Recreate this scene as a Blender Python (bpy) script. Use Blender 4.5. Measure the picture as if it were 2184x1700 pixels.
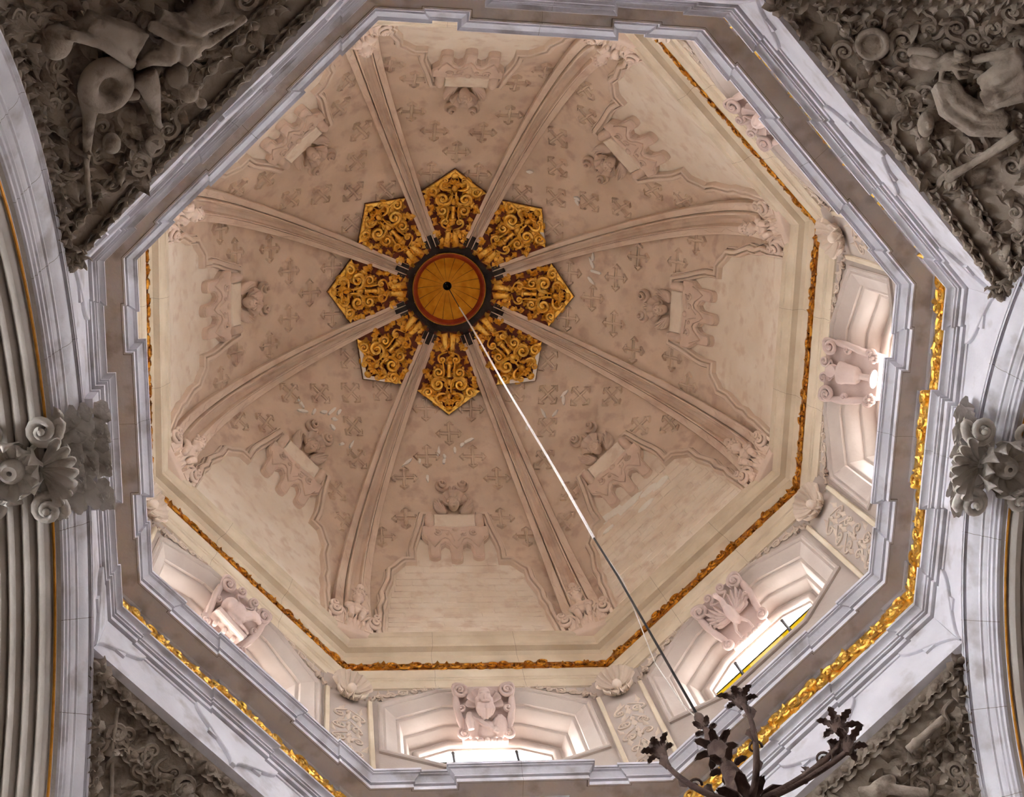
import bpy, bmesh, math, random
import numpy as np
from mathutils import Matrix, Vector
PI = math.pi
for o in list(bpy.data.objects): bpy.data.objects.remove(o, do_unlink=True)
scene = bpy.context.scene
COL = scene.collection

# ------------------------------------------------------------------ camera
ZC = 1.6                                   # eye height above the church floor
FPX = 2998.70
CX, CY = -2.134567, -3.481444
RC = np.array([[0.99216885, -0.03469743, -0.11998777], [0.00919432, 0.97832328, -0.20687926], [0.12456500, 0.20415595, 0.97098090]])
cam_d = bpy.data.cameras.new('camera'); cam = bpy.data.objects.new('camera', cam_d); COL.objects.link(cam)
cam_d.sensor_fit = 'HORIZONTAL'; cam_d.sensor_width = 36.0; cam_d.lens = FPX * 36.0 / 2184.0
cam_d.clip_start = 0.05; cam_d.clip_end = 500
cam.matrix_world = Matrix(((RC[0][0], -RC[1][0], -RC[2][0], CX), (RC[0][1], -RC[1][1], -RC[2][1], CY), (RC[0][2], -RC[1][2], -RC[2][2], ZC), (0, 0, 0, 1)))
scene.camera = cam

# ------------------------------------------------------------------ world, light, exposure
w = bpy.data.worlds.new('world'); scene.world = w; w.use_nodes = True
bgn = w.node_tree.nodes['Background']; bgn.inputs[0].default_value = (0.96, 0.97, 1.0, 1); bgn.inputs[1].default_value = 17.0
scene.view_settings.view_transform = 'Standard'; scene.view_settings.look = 'None'
scene.view_settings.gamma = 1.0; scene.view_settings.use_curve_mapping = False
scene.view_settings.exposure = 1.4

# ------------------------------------------------------------------ materials
def lin(c):
    return tuple(((x / 255) / 12.92 if x <= 10 else (((x / 255) + 0.055) / 1.055) ** 2.4) for x in c)
def mat(name, c1, c2=None, scale=3.0, rough=0.85, metal=0.0, bump=0.0, bscale=40.0, c3=None, s3=14.0, spec=0.3, detail=5.0, lo=0.35, hi=0.65):
    m = bpy.data.materials.new(name); m.use_nodes = True
    nt = m.node_tree; b = nt.nodes['Principled BSDF']
    b.inputs['Roughness'].default_value = rough; b.inputs['Metallic'].default_value = metal
    b.inputs['Specular IOR Level'].default_value = spec
    tc = nt.nodes.new('ShaderNodeTexCoord'); geo = nt.nodes.new('ShaderNodeNewGeometry')
    pos = geo.outputs['Position']
    if c2 is None:
        b.inputs['Base Color'].default_value = (*lin(c1), 1)
    else:
        n = nt.nodes.new('ShaderNodeTexNoise'); n.inputs['Scale'].default_value = scale; n.inputs['Detail'].default_value = detail
        nt.links.new(pos, n.inputs['Vector'])
        r = nt.nodes.new('ShaderNodeValToRGB'); r.color_ramp.elements[0].position = lo; r.color_ramp.elements[1].position = hi
        r.color_ramp.elements[0].color = (*lin(c1), 1); r.color_ramp.elements[1].color = (*lin(c2), 1)
        nt.links.new(n.outputs['Fac'], r.inputs['Fac']); out = r.outputs['Color']
        if c3 is not None:
            n3 = nt.nodes.new('ShaderNodeTexNoise'); n3.inputs['Scale'].default_value = s3; n3.inputs['Detail'].default_value = 6
            nt.links.new(pos, n3.inputs['Vector'])
            r3 = nt.nodes.new('ShaderNodeValToRGB'); r3.color_ramp.elements[0].position = 0.52; r3.color_ramp.elements[1].position = 0.68
            r3.color_ramp.elements[0].color = (0, 0, 0, 1); r3.color_ramp.elements[1].color = (1, 1, 1, 1)
            nt.links.new(n3.outputs['Fac'], r3.inputs['Fac'])
            mx = nt.nodes.new('ShaderNodeMixRGB'); mx.inputs['Color2'].default_value = (*lin(c3), 1)
            nt.links.new(r3.outputs['Color'], mx.inputs['Fac']); nt.links.new(out, mx.inputs['Color1']); out = mx.outputs['Color']
        nt.links.new(out, b.inputs['Base Color'])
    if bump > 0:
        nb = nt.nodes.new('ShaderNodeTexNoise'); nb.inputs['Scale'].default_value = bscale; nb.inputs['Detail'].default_value = 4
        nt.links.new(pos, nb.inputs['Vector'])
        bp = nt.nodes.new('ShaderNodeBump'); bp.inputs['Strength'].default_value = bump; bp.inputs['Distance'].default_value = 0.02
        nt.links.new(nb.outputs['Fac'], bp.inputs['Height']); nt.links.new(bp.outputs['Normal'], b.inputs['Normal'])
    return m
MT = {}
MT['web'] = mat('dome_stone', (226, 203, 181), (240, 218, 197), 1.6, bump=0.12, bscale=25, c3=(214, 186, 166), s3=3.5)
MT['panel'] = mat('dome_panel_stone', (240, 224, 204), (250, 238, 222), 1.3, bump=0.08, bscale=18, c3=(232, 212, 192), s3=4)
MT['rib'] = mat('rib_stone', (232, 209, 189), (244, 223, 204), 1.5, bump=0.08, bscale=30, c3=(222, 194, 174), s3=2.0)
MT['mould'] = mat('frame_stone', (228, 206, 186), (240, 220, 202), 2.0, bump=0.08, bscale=30)
MT['relief'] = mat('relief_stone', (224, 200, 182), (238, 214, 196), 3.0, bump=0.1, bscale=40)
MT['cornice'] = mat('upper_cornice_stone', (212, 194, 168), (228, 212, 188), 2.0, bump=0.12, bscale=30)
MT['joint'] = mat('joint_mortar', (140, 118, 100), (160, 138, 120), 6.0)
MT['wall'] = mat('drum_stone', (184, 168, 157), (200, 186, 175), 1.4, bump=0.12, bscale=25)
MT['arab'] = mat('arabesque_stone', (206, 186, 168), (222, 204, 186), 3.0, bump=0.2, bscale=40)
MT['keyleaf'] = mat('keystone_leaf_stone', (196, 188, 180), (216, 209, 202), 3.0, bump=0.3, bscale=40, c3=(168, 158, 148), s3=5)
MT['key'] = mat('keystone_stone', (198, 174, 164), (212, 190, 180), 3.0, bump=0.2, bscale=40)
MT['marble'] = mat('white_grey_stone', (214, 211, 218), (232, 230, 237), 1.6, rough=0.6, bump=0.08, bscale=30, c3=(190, 184, 186), s3=3.0)
MT['mjoint'] = mat('grey_joint', (130, 122, 116), (150, 142, 136), 6.0)
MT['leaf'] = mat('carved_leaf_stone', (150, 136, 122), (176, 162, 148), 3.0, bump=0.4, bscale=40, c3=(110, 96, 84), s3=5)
MT['gold'] = mat('gold_leaf', (244, 188, 74), (255, 218, 120), 9.0, rough=0.3, metal=0.9, bump=0.25, bscale=60, c3=(206, 136, 50), s3=18)
MT['golddull'] = mat('worn_gold', (176, 112, 30), (222, 160, 62), 14.0, rough=0.35, metal=0.9, bump=0.4, bscale=60, c3=(110, 54, 22), s3=16)
MT['redback'] = mat('dark_red_ground', (84, 34, 16), (112, 50, 22), 8.0, rough=0.6)
MT['bare'] = mat('bare_plaster', (250, 244, 236), (254, 250, 244), 6.0)
MT['lime'] = mat('lime_patch', (250, 244, 232), (254, 250, 240), 6.0)
MT['soot'] = mat('sooty_stone', (48, 42, 40), (66, 58, 54), 6.0, bump=0.5, bscale=30)
MT['lantern'] = mat('lantern_ochre', (214, 140, 26), (236, 170, 52), 5.0, rough=0.6)
MT['lanternrim'] = mat('lantern_red', (140, 44, 18), (166, 62, 24), 7.0, rough=0.5)
MT['black'] = mat('iron_and_hole_shade', (22, 18, 16), (34, 28, 26), 8.0, rough=0.5)  # iron of the cables; also paints the dark inside the lantern hole
MT['bronze'] = mat('dark_bronze', (92, 74, 70), (122, 102, 94), 14.0, rough=0.6, metal=0.2, bump=0.3, bscale=80)
MT['cord'] = mat('white_cord', (232, 224, 216), (246, 240, 234), 20.0, rough=0.7)
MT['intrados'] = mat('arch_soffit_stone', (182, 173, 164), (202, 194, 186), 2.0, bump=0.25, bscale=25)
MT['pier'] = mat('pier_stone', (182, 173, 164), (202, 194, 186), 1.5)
MT['goldline'] = mat('gilt_edge', (170, 112, 34), (200, 140, 56), 9.0, rough=0.4, metal=0.8)
MT['came'] = mat('lead_came', (40, 38, 40), (54, 52, 54), 9.0, rough=0.5)
MT['floor'] = mat('floor_stone', (104, 90, 80), (126, 110, 98), 1.0, rough=0.7)
def glass(name, col, a=0.85):
    m = bpy.data.materials.new(name); m.use_nodes = True; nt = m.node_tree; nt.nodes.clear()
    o = nt.nodes.new('ShaderNodeOutputMaterial'); t = nt.nodes.new('ShaderNodeBsdfTransparent'); t.inputs[0].default_value = (*col, 1)
    g = nt.nodes.new('ShaderNodeBsdfGlossy'); g.inputs['Roughness'].default_value = 0.1
    mx = nt.nodes.new('ShaderNodeMixShader'); mx.inputs[0].default_value = 0.06
    nt.links.new(t.outputs[0], mx.inputs[1]); nt.links.new(g.outputs[0], mx.inputs[2]); nt.links.new(mx.outputs[0], o.inputs[0])
    return m
MT['clear'] = glass('clear_glass', (0.80, 0.81, 0.82)); MT['yellow'] = glass('yellow_glass', (0.15, 0.115, 0.004))

# ------------------------------------------------------------------ mesh helpers
class MB:
    def __init__(s): s.v = []; s.f = []
    def add(s, v, f, M=None):
        n = len(s.v)
        if M is not None: v = [tuple(M @ Vector(p)) for p in v]
        s.v += [tuple(map(float, p)) for p in v]; s.f += [tuple(i + n for i in q) for q in f]
        return s
    def map(s, fn): s.v = [tuple(map(float, fn(*p))) for p in s.v]; return s
    def data(s, name, material, smooth=40):
        me = bpy.data.meshes.new(name); me.from_pydata(s.v, [], s.f); me.materials.append(MT[material]); me.update()
        bm = bmesh.new(); bm.from_mesh(me); bmesh.ops.recalc_face_normals(bm, faces=bm.faces); bm.to_mesh(me); bm.free()
        if smooth:
            me.shade_smooth(); me.set_sharp_from_angle(angle=math.radians(smooth))
        return me
def box(x0, x1, y0, y1, z0, z1):
    v = [(x, y, z) for z in (z0, z1) for y in (y0, y1) for x in (x0, x1)]
    return v, [(0, 2, 3, 1), (4, 5, 7, 6), (0, 1, 5, 4), (2, 6, 7, 3), (0, 4, 6, 2), (1, 3, 7, 5)]
def tube(path, r, k=6, closed=False, cap=True):
    P = [Vector(p) for p in path]; n = len(P)
    R = [r] * n if isinstance(r, (int, float)) else list(r)
    T = []
    for i in range(n):
        a = P[(i - 1) % n] if (closed or i > 0) else P[i]; b = P[(i + 1) % n] if (closed or i < n - 1) else P[i]
        t = (b - a); T.append(t.normalized() if t.length > 1e-9 else Vector((0, 0, 1)))
    N = T[0].orthogonal().normalized(); v = []; f = []
    for i in range(n):
        N = (N - T[i] * N.dot(T[i]));
        N = N.normalized() if N.length > 1e-6 else T[i].orthogonal().normalized()
        B = T[i].cross(N)
        for j in range(k):
            a = 2 * PI * j / k; v.append(tuple(P[i] + (N * math.cos(a) + B * math.sin(a)) * R[i]))
    for i in range(n if closed else n - 1):
        for j in range(k):
            a = i * k + j; b = i * k + (j + 1) % k; c = ((i + 1) % n) * k + (j + 1) % k; d = ((i + 1) % n) * k + j
            f.append((a, b, c, d))
    if cap and not closed: f.append(tuple(range(k - 1, -1, -1))); f.append(tuple(range((n - 1) * k, n * k)))
    return v, f
def ell(c, r, seg=10, rings=6):
    if isinstance(r, (int, float)): r = (r, r, r)
    v = [(c[0], c[1], c[2] + r[2])]; f = []
    for i in range(1, rings):
        th = PI * i / rings
        for j in range(seg):
            a = 2 * PI * j / seg; v.append((c[0] + r[0] * math.sin(th) * math.cos(a), c[1] + r[1] * math.sin(th) * math.sin(a), c[2] + r[2] * math.cos(th)))
    v.append((c[0], c[1], c[2] - r[2])); L = len(v) - 1
    for j in range(seg): f.append((0, 1 + j, 1 + (j + 1) % seg)); f.append((L, L - 1 - j, L - 1 - (j + 1) % seg))
    for i in range(rings - 2):
        for j in range(seg):
            a = 1 + i * seg + j; b = 1 + i * seg + (j + 1) % seg; f.append((a, a + seg, b + seg, b))
    return v, f
def prism(pts, z0, z1, bev=0.0):
    n = len(pts); v = [(x, y, z0) for x, y in pts]
    if bev > 0:
        cx = sum(p[0] for p in pts) / n; cy = sum(p[1] for p in pts) / n
        v += [(x, y, z1 - bev) for x, y in pts]; ins = inset(pts, bev); v += [(x, y, z1) for x, y in ins]; L = 3
    else: v += [(x, y, z1) for x, y in pts]; L = 2
    f = [tuple(range(n - 1, -1, -1)), tuple(range((L - 1) * n, L * n))]
    for l in range(L - 1):
        for i in range(n): f.append((l * n + i, l * n + (i + 1) % n, (l + 1) * n + (i + 1) % n, (l + 1) * n + i))
    return v, f
def offset_path(P, d, closed=True):
    P = [np.array(p, float) for p in P]; n = len(P); E = []
    m = n if closed else n - 1
    for i in range(m):
        a, b = P[i], P[(i + 1) % n]; t = (b - a) / np.linalg.norm(b - a); E.append((a + np.array([t[1], -t[0]]) * d, t))
    out = []
    for i in range(n):
        if not closed and i == 0: out.append(E[0][0]); continue
        if not closed and i == n - 1:
            t = E[-1][1]; out.append(P[-1] + np.array([t[1], -t[0]]) * d); continue
        a, t = E[i - 1]; b, s = E[i % m]
        det = t[0] * s[1] - t[1] * s[0]
        if abs(det) < 1e-6: out.append(b)
        else:
            k = ((b - a)[0] * s[1] - (b - a)[1] * s[0]) / det; out.append(a + t * k)
    return out
def area2(p): return sum(p[i][0] * p[(i + 1) % len(p)][1] - p[(i + 1) % len(p)][0] * p[i][1] for i in range(len(p)))
def inset(pts, d):
    s = -1 if area2(pts) > 0 else 1
    return [tuple(q) for q in offset_path(pts, s * d, True)]
def spiral(cx, cy, r0, r1, turns, a0, sgn=1, n=18, z=0.0, z1=None):
    z1 = z if z1 is None else z1
    return [(cx + (r0 + (r1 - r0) * t) * math.cos(a0 + sgn * 2 * PI * turns * t), cy + (r0 + (r1 - r0) * t) * math.sin(a0 + sgn * 2 * PI * turns * t), z + (z1 - z) * t) for t in [i / (n - 1) for i in range(n)]]
def bez(p0, p1, p2, p3, n=10):
    out = []
    for i in range(n):
        t = i / (n - 1); a = (1 - t) ** 3; b = 3 * t * (1 - t) ** 2; c = 3 * t * t * (1 - t); d = t ** 3
        out.append(tuple(a * p0[k] + b * p1[k] + c * p2[k] + d * p3[k] for k in range(len(p0))))
    return out
def volute(mb, cx, cy, r, a0, sgn=1, turns=1.6, z=0.03, tr=None, tail=None, k=6, rise=0.0, eye=True):
    """spiral scroll in the xy plane, optional tail leading away to a point"""
    tr = tr or r * 0.26
    p = spiral(cx, cy, r * 0.18, r, turns, a0 - sgn * 2 * PI * turns, sgn, int(12 * turns) + 4, z + rise, z)
    rad = [tr * (0.55 + 0.45 * i / (len(p) - 1)) for i in range(len(p))]
    if tail:
        e = p[-1]; q = p[-2]; L = math.hypot(tail[0] - e[0], tail[1] - e[1]) * 0.45; d = math.hypot(e[0] - q[0], e[1] - q[1]) + 1e-9
        c1 = (e[0] + (e[0] - q[0]) / d * L, e[1] + (e[1] - q[1]) / d * L, z)
        c2 = ((tail[0] + c1[0]) / 2, (tail[1] + c1[1]) / 2, z)
        t = bez(e, c1, c2, (tail[0], tail[1], z), 9)[1:]; p += t; rad += [tr * (1 - 0.6 * (i + 1) / len(t)) for i in range(len(t))]
    mb.add(*tube(p, rad, k))
    if eye: mb.add(*ell((cx, cy, z + rise), r * 0.24, 8, 5))
def leaf(L, W, curl=1.0, n=7, lobes=3, th=0.18):
    """acanthus leaf growing along +y, curling up in +z, closed underside"""
    top = []; bot = []
    for i in range(n + 1):
        t = i / n; a = curl * t; y = L * (math.sin(a) / curl if abs(curl) > 1e-3 else t); z = L * ((1 - math.cos(a)) / curl if abs(curl) > 1e-3 else 0)
        wd = W * (math.sin(PI * min(1, t * 0.86 + 0.12)) ** 0.7) * (1 + 0.22 * math.cos(2 * PI * lobes * t)) * 0.5
        for s in (-1, -0.45, 0, 0.45, 1):
            zz = z + W * 0.10 * (1 - abs(s)) - W * 0.16 * (abs(s) > 0.9) + (W * 0.05 if s == 0 else 0)
            top.append((s * wd, y, zz)); bot.append((s * wd * 0.9, y * 0.98, zz - W * th))
    v = top + bot; f = []; m = 5; o = len(top)
    for i in range(n):
        for j in range(m - 1):
            a = i * m + j; f.append((a, a + 1, a + m + 1, a + m)); f.append((o + a, o + a + m, o + a + m + 1, o + a + 1))
        for j in (0, m - 1):
            a = i * m + j; f.append((a, a + m, o + a + m, o + a))
    f.append((0, 1, 2, 3, 4, o + 4, o + 3, o + 2, o + 1, o)); e = n * m
    f.append((e, e + 1, e + 2, e + 3, e + 4, o + e + 4, o + e + 3, o + e + 2, o + e + 1, o + e))
    return v, f
def shell(R, a0, a1, ribs, depth=0.2, rings=5, cup=0.6, base=0.12):
    """scallop fan, apex at origin, opening towards +y, hollow side to +z"""
    n = ribs * 6; v = []; f = []
    for i in range(rings + 1):
        rr = base + (1 - base) * i / rings
        for j in range(n + 1):
            a = a0 + (a1 - a0) * j / n; lb = math.sin(PI * ((j % 6) / 6)) if j % 6 else 0.0
            r = R * rr * (1 - 0.13 * rr * (1 - lb) ** 1.5)
            v.append((r * math.cos(a), r * math.sin(a), R * depth * (cup * rr * rr - 0.30 * rr * (lb - 0.5))))
    m = n + 1; o = len(v)
    v += [(x, y, z - R * 0.1) for x, y, z in v]
    for i in range(rings):
        for j in range(n):
            a = i * m + j; f.append((a, a + 1, a + m + 1, a + m)); f.append((o + a, o + a + m, o + a + m + 1, o + a + 1))
    for j in range(n): a = rings * m + j; f.append((a, a + 1, o + a + 1, o + a)); f.append((j, o + j, o + j + 1, j + 1))
    for i in range(rings): a = i * m; b = a + n; f.append((a, a + m, o + a + m, o + a)); f.append((b, o + b, o + b + m, b + m))
    return v, f
def sweep2d(path, prof, fn, closed=False):
    """path in a 2D chart, prof = [(side offset, height)], fn(x, y, h) -> 3D"""
    L = [offset_path(path, -s, closed) for s, h in prof]; n = len(path); m = len(prof); v = []; f = []
    for i in range(n):
        for j in range(m): v.append(fn(L[j][i][0], L[j][i][1], prof[j][1]))
    for i in range(n if closed else n - 1):
        for j in range(m - 1):
            a = i * m + j; b = ((i + 1) % n) * m + j; f.append((a, a + 1, b + 1, b))
    if not closed: f.append(tuple(range(m))); f.append(tuple(range((n - 1) * m + m - 1, (n - 1) * m - 1, -1)))
    return v, f
def remeshed(mb, name, material, voxel=0.03, smooth=2):
    me = mb.data(name + '_raw', material); o = bpy.data.objects.new('tmp', me); COL.objects.link(o)
    r = o.modifiers.new('r', 'REMESH'); r.mode = 'VOXEL'; r.voxel_size = voxel; r.use_smooth_shade = True
    if smooth: s = o.modifiers.new('s', 'SMOOTH'); s.iterations = smooth; s.factor = 0.5
    dg = bpy.context.evaluated_depsgraph_get(); dg.update()
    out = bpy.data.meshes.new_from_object(o.evaluated_get(dg)); out.name = name
    out.materials.clear(); out.materials.append(MT[material]); bpy.data.objects.remove(o, do_unlink=True); bpy.data.meshes.remove(me)
    out.shade_smooth()
    return out
# ------------------------------------------------------------------ object helpers
def obj(name, me, parent=None, M=None):
    o = bpy.data.objects.new(name, me); COL.objects.link(o)
    if parent is not None: o.parent = parent
    if M is not None: o.matrix_local = M
    return o
def tag(o, label=None, cat=None, group=None, kind=None):
    if label: o['label'] = label
    if cat: o['category'] = cat
    if group: o['group'] = group
    if kind: o['kind'] = kind
    return o
def empty(name, M=None):
    o = bpy.data.objects.new(name, None); o.empty_display_size = 0.2; COL.objects.link(o)
    if M is not None: o.matrix_world = M
    return o
def build(proto, name, label, cat, group=None, M=None):
    """proto = [(part name, mesh, label or None, [(sub name, mesh)...])]; a fresh thing sharing the mesh data"""
    e = tag(empty(name, M), label, cat, group)
    for it in proto:
        p = obj(it[0], it[1], e)
        if len(it) > 2 and it[2]: p['label'] = it[2]
        if len(it) > 3:
            for sn, sm in it[3]: obj(sn, sm, p)
    return e
def RZ(deg): return Matrix.Rotation(math.radians(deg), 4, 'Z')
def local(mb, base): mb.v = [(x - base[0], y - base[1], z - base[2]) for x, y, z in mb.v]; return mb
def at(base, deg): return RZ(deg) @ Matrix.Translation(Vector(base))

# ------------------------------------------------------------------ measured layout
ZA = 15.042 + ZC                                     # soffit of the lower cornice
AC = [(4.271, 1.837), (1.869, 4.281), (-1.69, 4.289), (-4.238, 1.774), (-4.339, -1.776), (-1.764, -4.404), (1.705, -4.331), (4.286, -1.673)]
SIDES = ['southeast', 'south', 'southwest', 'west', 'northwest', 'north', 'northeast', 'east']
SAZ = [45, 90, 135, 180, 225, 270, 315, 0]
ZD = 20.469 + ZC                                     # springing of the dome
TN = math.tan(PI / 8); CP = math.cos(PI / 8)
RW, ST, HH = 5.03, 0.9, 5.35
_r = [RW] * 12; _z = [-0.05 + (ST + 0.05) * i / 11 for i in range(12)]
for i in range(1, 61):
    a = PI / 2 * 0.97 * i / 60; _r.append(RW * math.cos(a)); _z.append(ST + HH * math.sin(a))
_r = np.array(_r); _z = np.array(_z)
_al = np.concatenate([[0], np.cumsum(np.hypot(np.diff(_r) * CP, np.diff(_z)))])
def prof(v):
    return float(np.interp(v, _al, _r)), float(np.interp(v, _al, _z))
def webp(x, v, h=0.0):
    """chart of the dome web facing south (azimuth 90): x to the right, v up along the curve, h proud"""
    r0, z0 = prof(v - 0.06); r1, z1 = prof(v + 0.06); r, z = prof(v)
    da, dz = (r1 - r0) * CP, z1 - z0; l = math.hypot(da, dz) or 1
    return (x, r * CP - h * dz / l, ZD + z + h * da / l)
VT = 8.03                                            # arc length at the lantern ring
def unproj(u, v):
    d = RC.T @ np.array([(u - 1092) / FPX, (v - 850) / FPX, 1.0]); return np.array([CX, CY, ZC]), d
def unproj_z(u, v, z):
    o, d = unproj(u, v); return o + d * ((z - o[2]) / d[2])

# ================================================================== STRUCTURE
# ---- dome webs
mb = MB()
for az in SAZ:
    nv, nx = 48, 6; vs = [VT * 1.02 * i / nv for i in range(nv + 1)]; vv = []; ff = []
    for v in vs:
        p = webp(0, v); hw = p[1] * TN
        for j in range(nx + 1): vv.append((hw * (2 * j / nx - 1), p[1], p[2]))
    for i in range(nv):
        for j in range(nx): a = i * (nx + 1) + j; ff.append((a, a + 1, a + nx + 2, a + nx + 1))
    mb.add(vv, ff, RZ(az - 90))
ceiling = tag(obj('ceiling', mb.data('ceiling', 'web', 25)), 'octagonal stone dome lined with carved crosses between eight ribs', 'ceiling', kind='structure')
# mixtilinear frame mouldings and the smoother panels they enclose
FR = [(0.40, 4.07), (0.57, 4.07), (0.60, 3.95), (0.63, 3.8), (0.68, 3.6), (0.75, 3.35), (0.785, 3.15), (0.785, 2.87), (0.94, 2.865), (1.02, 2.78), (1.11, 2.65), (1.195, 2.56), (1.215, 2.24), (1.28, 2.02), (1.335, 1.8), (1.325, 1.53), (1.385, 1.25), (1.375, 0.95), (1.40, 0.6), (1.42, 0.30), (1.42, 0.02)]
_fv = np.array([q[1] for q in FR[1:]])[::-1]; _fx = np.array([q[0] for q in FR[1:]])[::-1]
def fw(v): return float(np.interp(v, _fv, _fx))
fprof = [(-0.060, 0.105), (-0.045, 0.112), (-0.041, 0.07), (-0.022, 0.07), (-0.016, 0.128), (0.03, 0.135), (0.052, 0.118), (0.056, 0.05), (0.070, 0.05), (0.074, 0.075), (0.092, 0.07), (0.096, 0.0)]
rprof = [(-0.075, 0.0), (-0.072, 0.095), (-0.060, 0.105)]
mb = MB()
dens = []
for a, b in zip(FR[:-1], FR[1:]):
    k = max(1, int(math.hypot(b[0] - a[0], b[1] - a[1]) / 0.12)); dens += [(a[0] + (b[0] - a[0]) * i / k, a[1] + (b[1] - a[1]) * i / k) for i in range(k)]
dens.append(FR[-1])
v, f = sweep2d([(x, y) for x, y in dens], fprof, webp); mb.add(v, f); mb.add([(-x, y, z) for x, y, z in v], f)
frame_me = mb.data('frame_moulding', 'mould', 30)
mb = MB(); v, f = sweep2d([(x, y) for x, y in dens], rprof, webp); mb.add(v, f); mb.add([(-x, y, z) for x, y, z in v], f); reveal_me = mb.data('moulding_edge', 'mould', 30)
mb = MB(); vv = []; ff = []; n = 34; VPL = 0.03
for i in range(n + 1):
    v = VPL + (3.95 - VPL) * i / n; hw = fw(v)
    for j in range(7): vv.append(webp(hw * (j / 3 - 1), v, 0.012))
for i in range(n):
    for j in range(6): a = i * 7 + j; ff.append((a, a + 1, a + 8, a + 7))
mb.add(vv, ff); panel_me = mb.data('smooth_panel', 'panel', 30)
block_me = {}
for az in SAZ:
    fo_ = obj('frame_moulding', frame_me, ceiling, RZ(az - 90)); obj('moulding_edge', reveal_me, fo_); obj('smooth_panel', panel_me, ceiling, RZ(az - 90))
    if az in (90, 45):
        rnd = random.Random(az); row = 0; v = 0.36
        while v < 2.78:
            hgt = 0.2; hw = min(fw(v), fw(v + hgt)) - 0.10
            x = -hw; first = True
            while x < hw - 0.05:
                L = (0.30 if row % 2 and first else 0.58) * rnd.uniform(0.9, 1.1); x1 = min(hw, x + L); g = 0.008
                if hw - x1 < 0.14: x1 = hw
                m2 = MB(); t = 0.02 + rnd.uniform(0, 0.008); c = []
                for h_, e in ((0.0, 0), (t, 0.006)):
                    for xx, vx in ((x + g + e, v + g + e), (x1 - g - e, v + g + e), (x1 - g - e, v + hgt - g - e), (x + g + e, v + hgt - g - e)): c.append(webp(xx, vx, h_))
                m2.add(c, [(4, 5, 6, 7), (0, 1, 5, 4), (1, 2, 6, 5), (2, 3, 7, 6), (3, 0, 4, 7)])
                obj('stone_block', m2.data('stone_block', 'panel', 0), ceiling, RZ(az - 90)); x = x1; first = False
            v += hgt; row += 1
# crosses in low relief
def cross_poly(s):
    arm = [(0.036, 0.04), (0.036, 0.15), (0.085, 0.15), (0.085, 0.18), (0.0, 0.25), (-0.085, 0.18), (-0.085, 0.15), (-0.036, 0.15), (-0.036, 0.04)]
    out = []
    for k in range(4):
        c, sn = math.cos(-PI / 2 * k), math.sin(-PI / 2 * k)
        for x, y in arm[:-1]: out.append((x * c - y * sn, x * sn + y * c))
    # order: walk clockwise from the right foot of the top arm would cross; build explicitly instead
    pts = []
    for k in range(4):
        c, sn = math.cos(PI / 2 * k), math.sin(PI / 2 * k)
        for x, y in arm[:-1]: pts.append(((x * c - y * sn) * s, (x * sn + y * c) * s))
    return pts
cnt = 0
rows = [(6.47, 0.43), (5.97, 0.0), (5.48, 0.43), (5.0, 0.0), (4.52, 0.43), (4.05, 0.0), (3.58, 0.43), (3.1, 0.0)]
for v, ph in rows:
    hw = webp(0, v)[1] * TN
    for k in range(-3, 4):
        x = ph + 0.86 * k
        rh = 0.30 - 0.18 * v / VT
        if abs(x) > hw - rh - 0.16: continue
        if v < 5.1 and abs(x) < 0.5: continue
        if v < 4.1 and abs(x) < fw(v) + 0.27: continue
        m2 = MB(); pl = cross_poly(1.06); ins = inset(pl, 0.012); n = len(pl)
        vv = [webp(x + a, v + b, 0.0) for a, b in pl] + [webp(x + a, v + b, 0.05) for a, b in ins] + [webp(x + a, v + b, 0.05) for a, b in inset(pl, 0.022)] + [webp(x + a, v + b, 0.02) for a, b in inset(pl, 0.028)]
        m2.add(vv, [(q * n + i, q * n + (i + 1) % n, q * n + n + (i + 1) % n, q * n + n + i) for q in range(3) for i in range(n)] + [tuple(range(3 * n, 4 * n))])
        me = m2.data('carved_cross', 'web', 0)
        for az in SAZ: obj('carved_cross', me, ceiling, RZ(az - 90)); cnt += 1
print('crosses', cnt)

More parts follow.
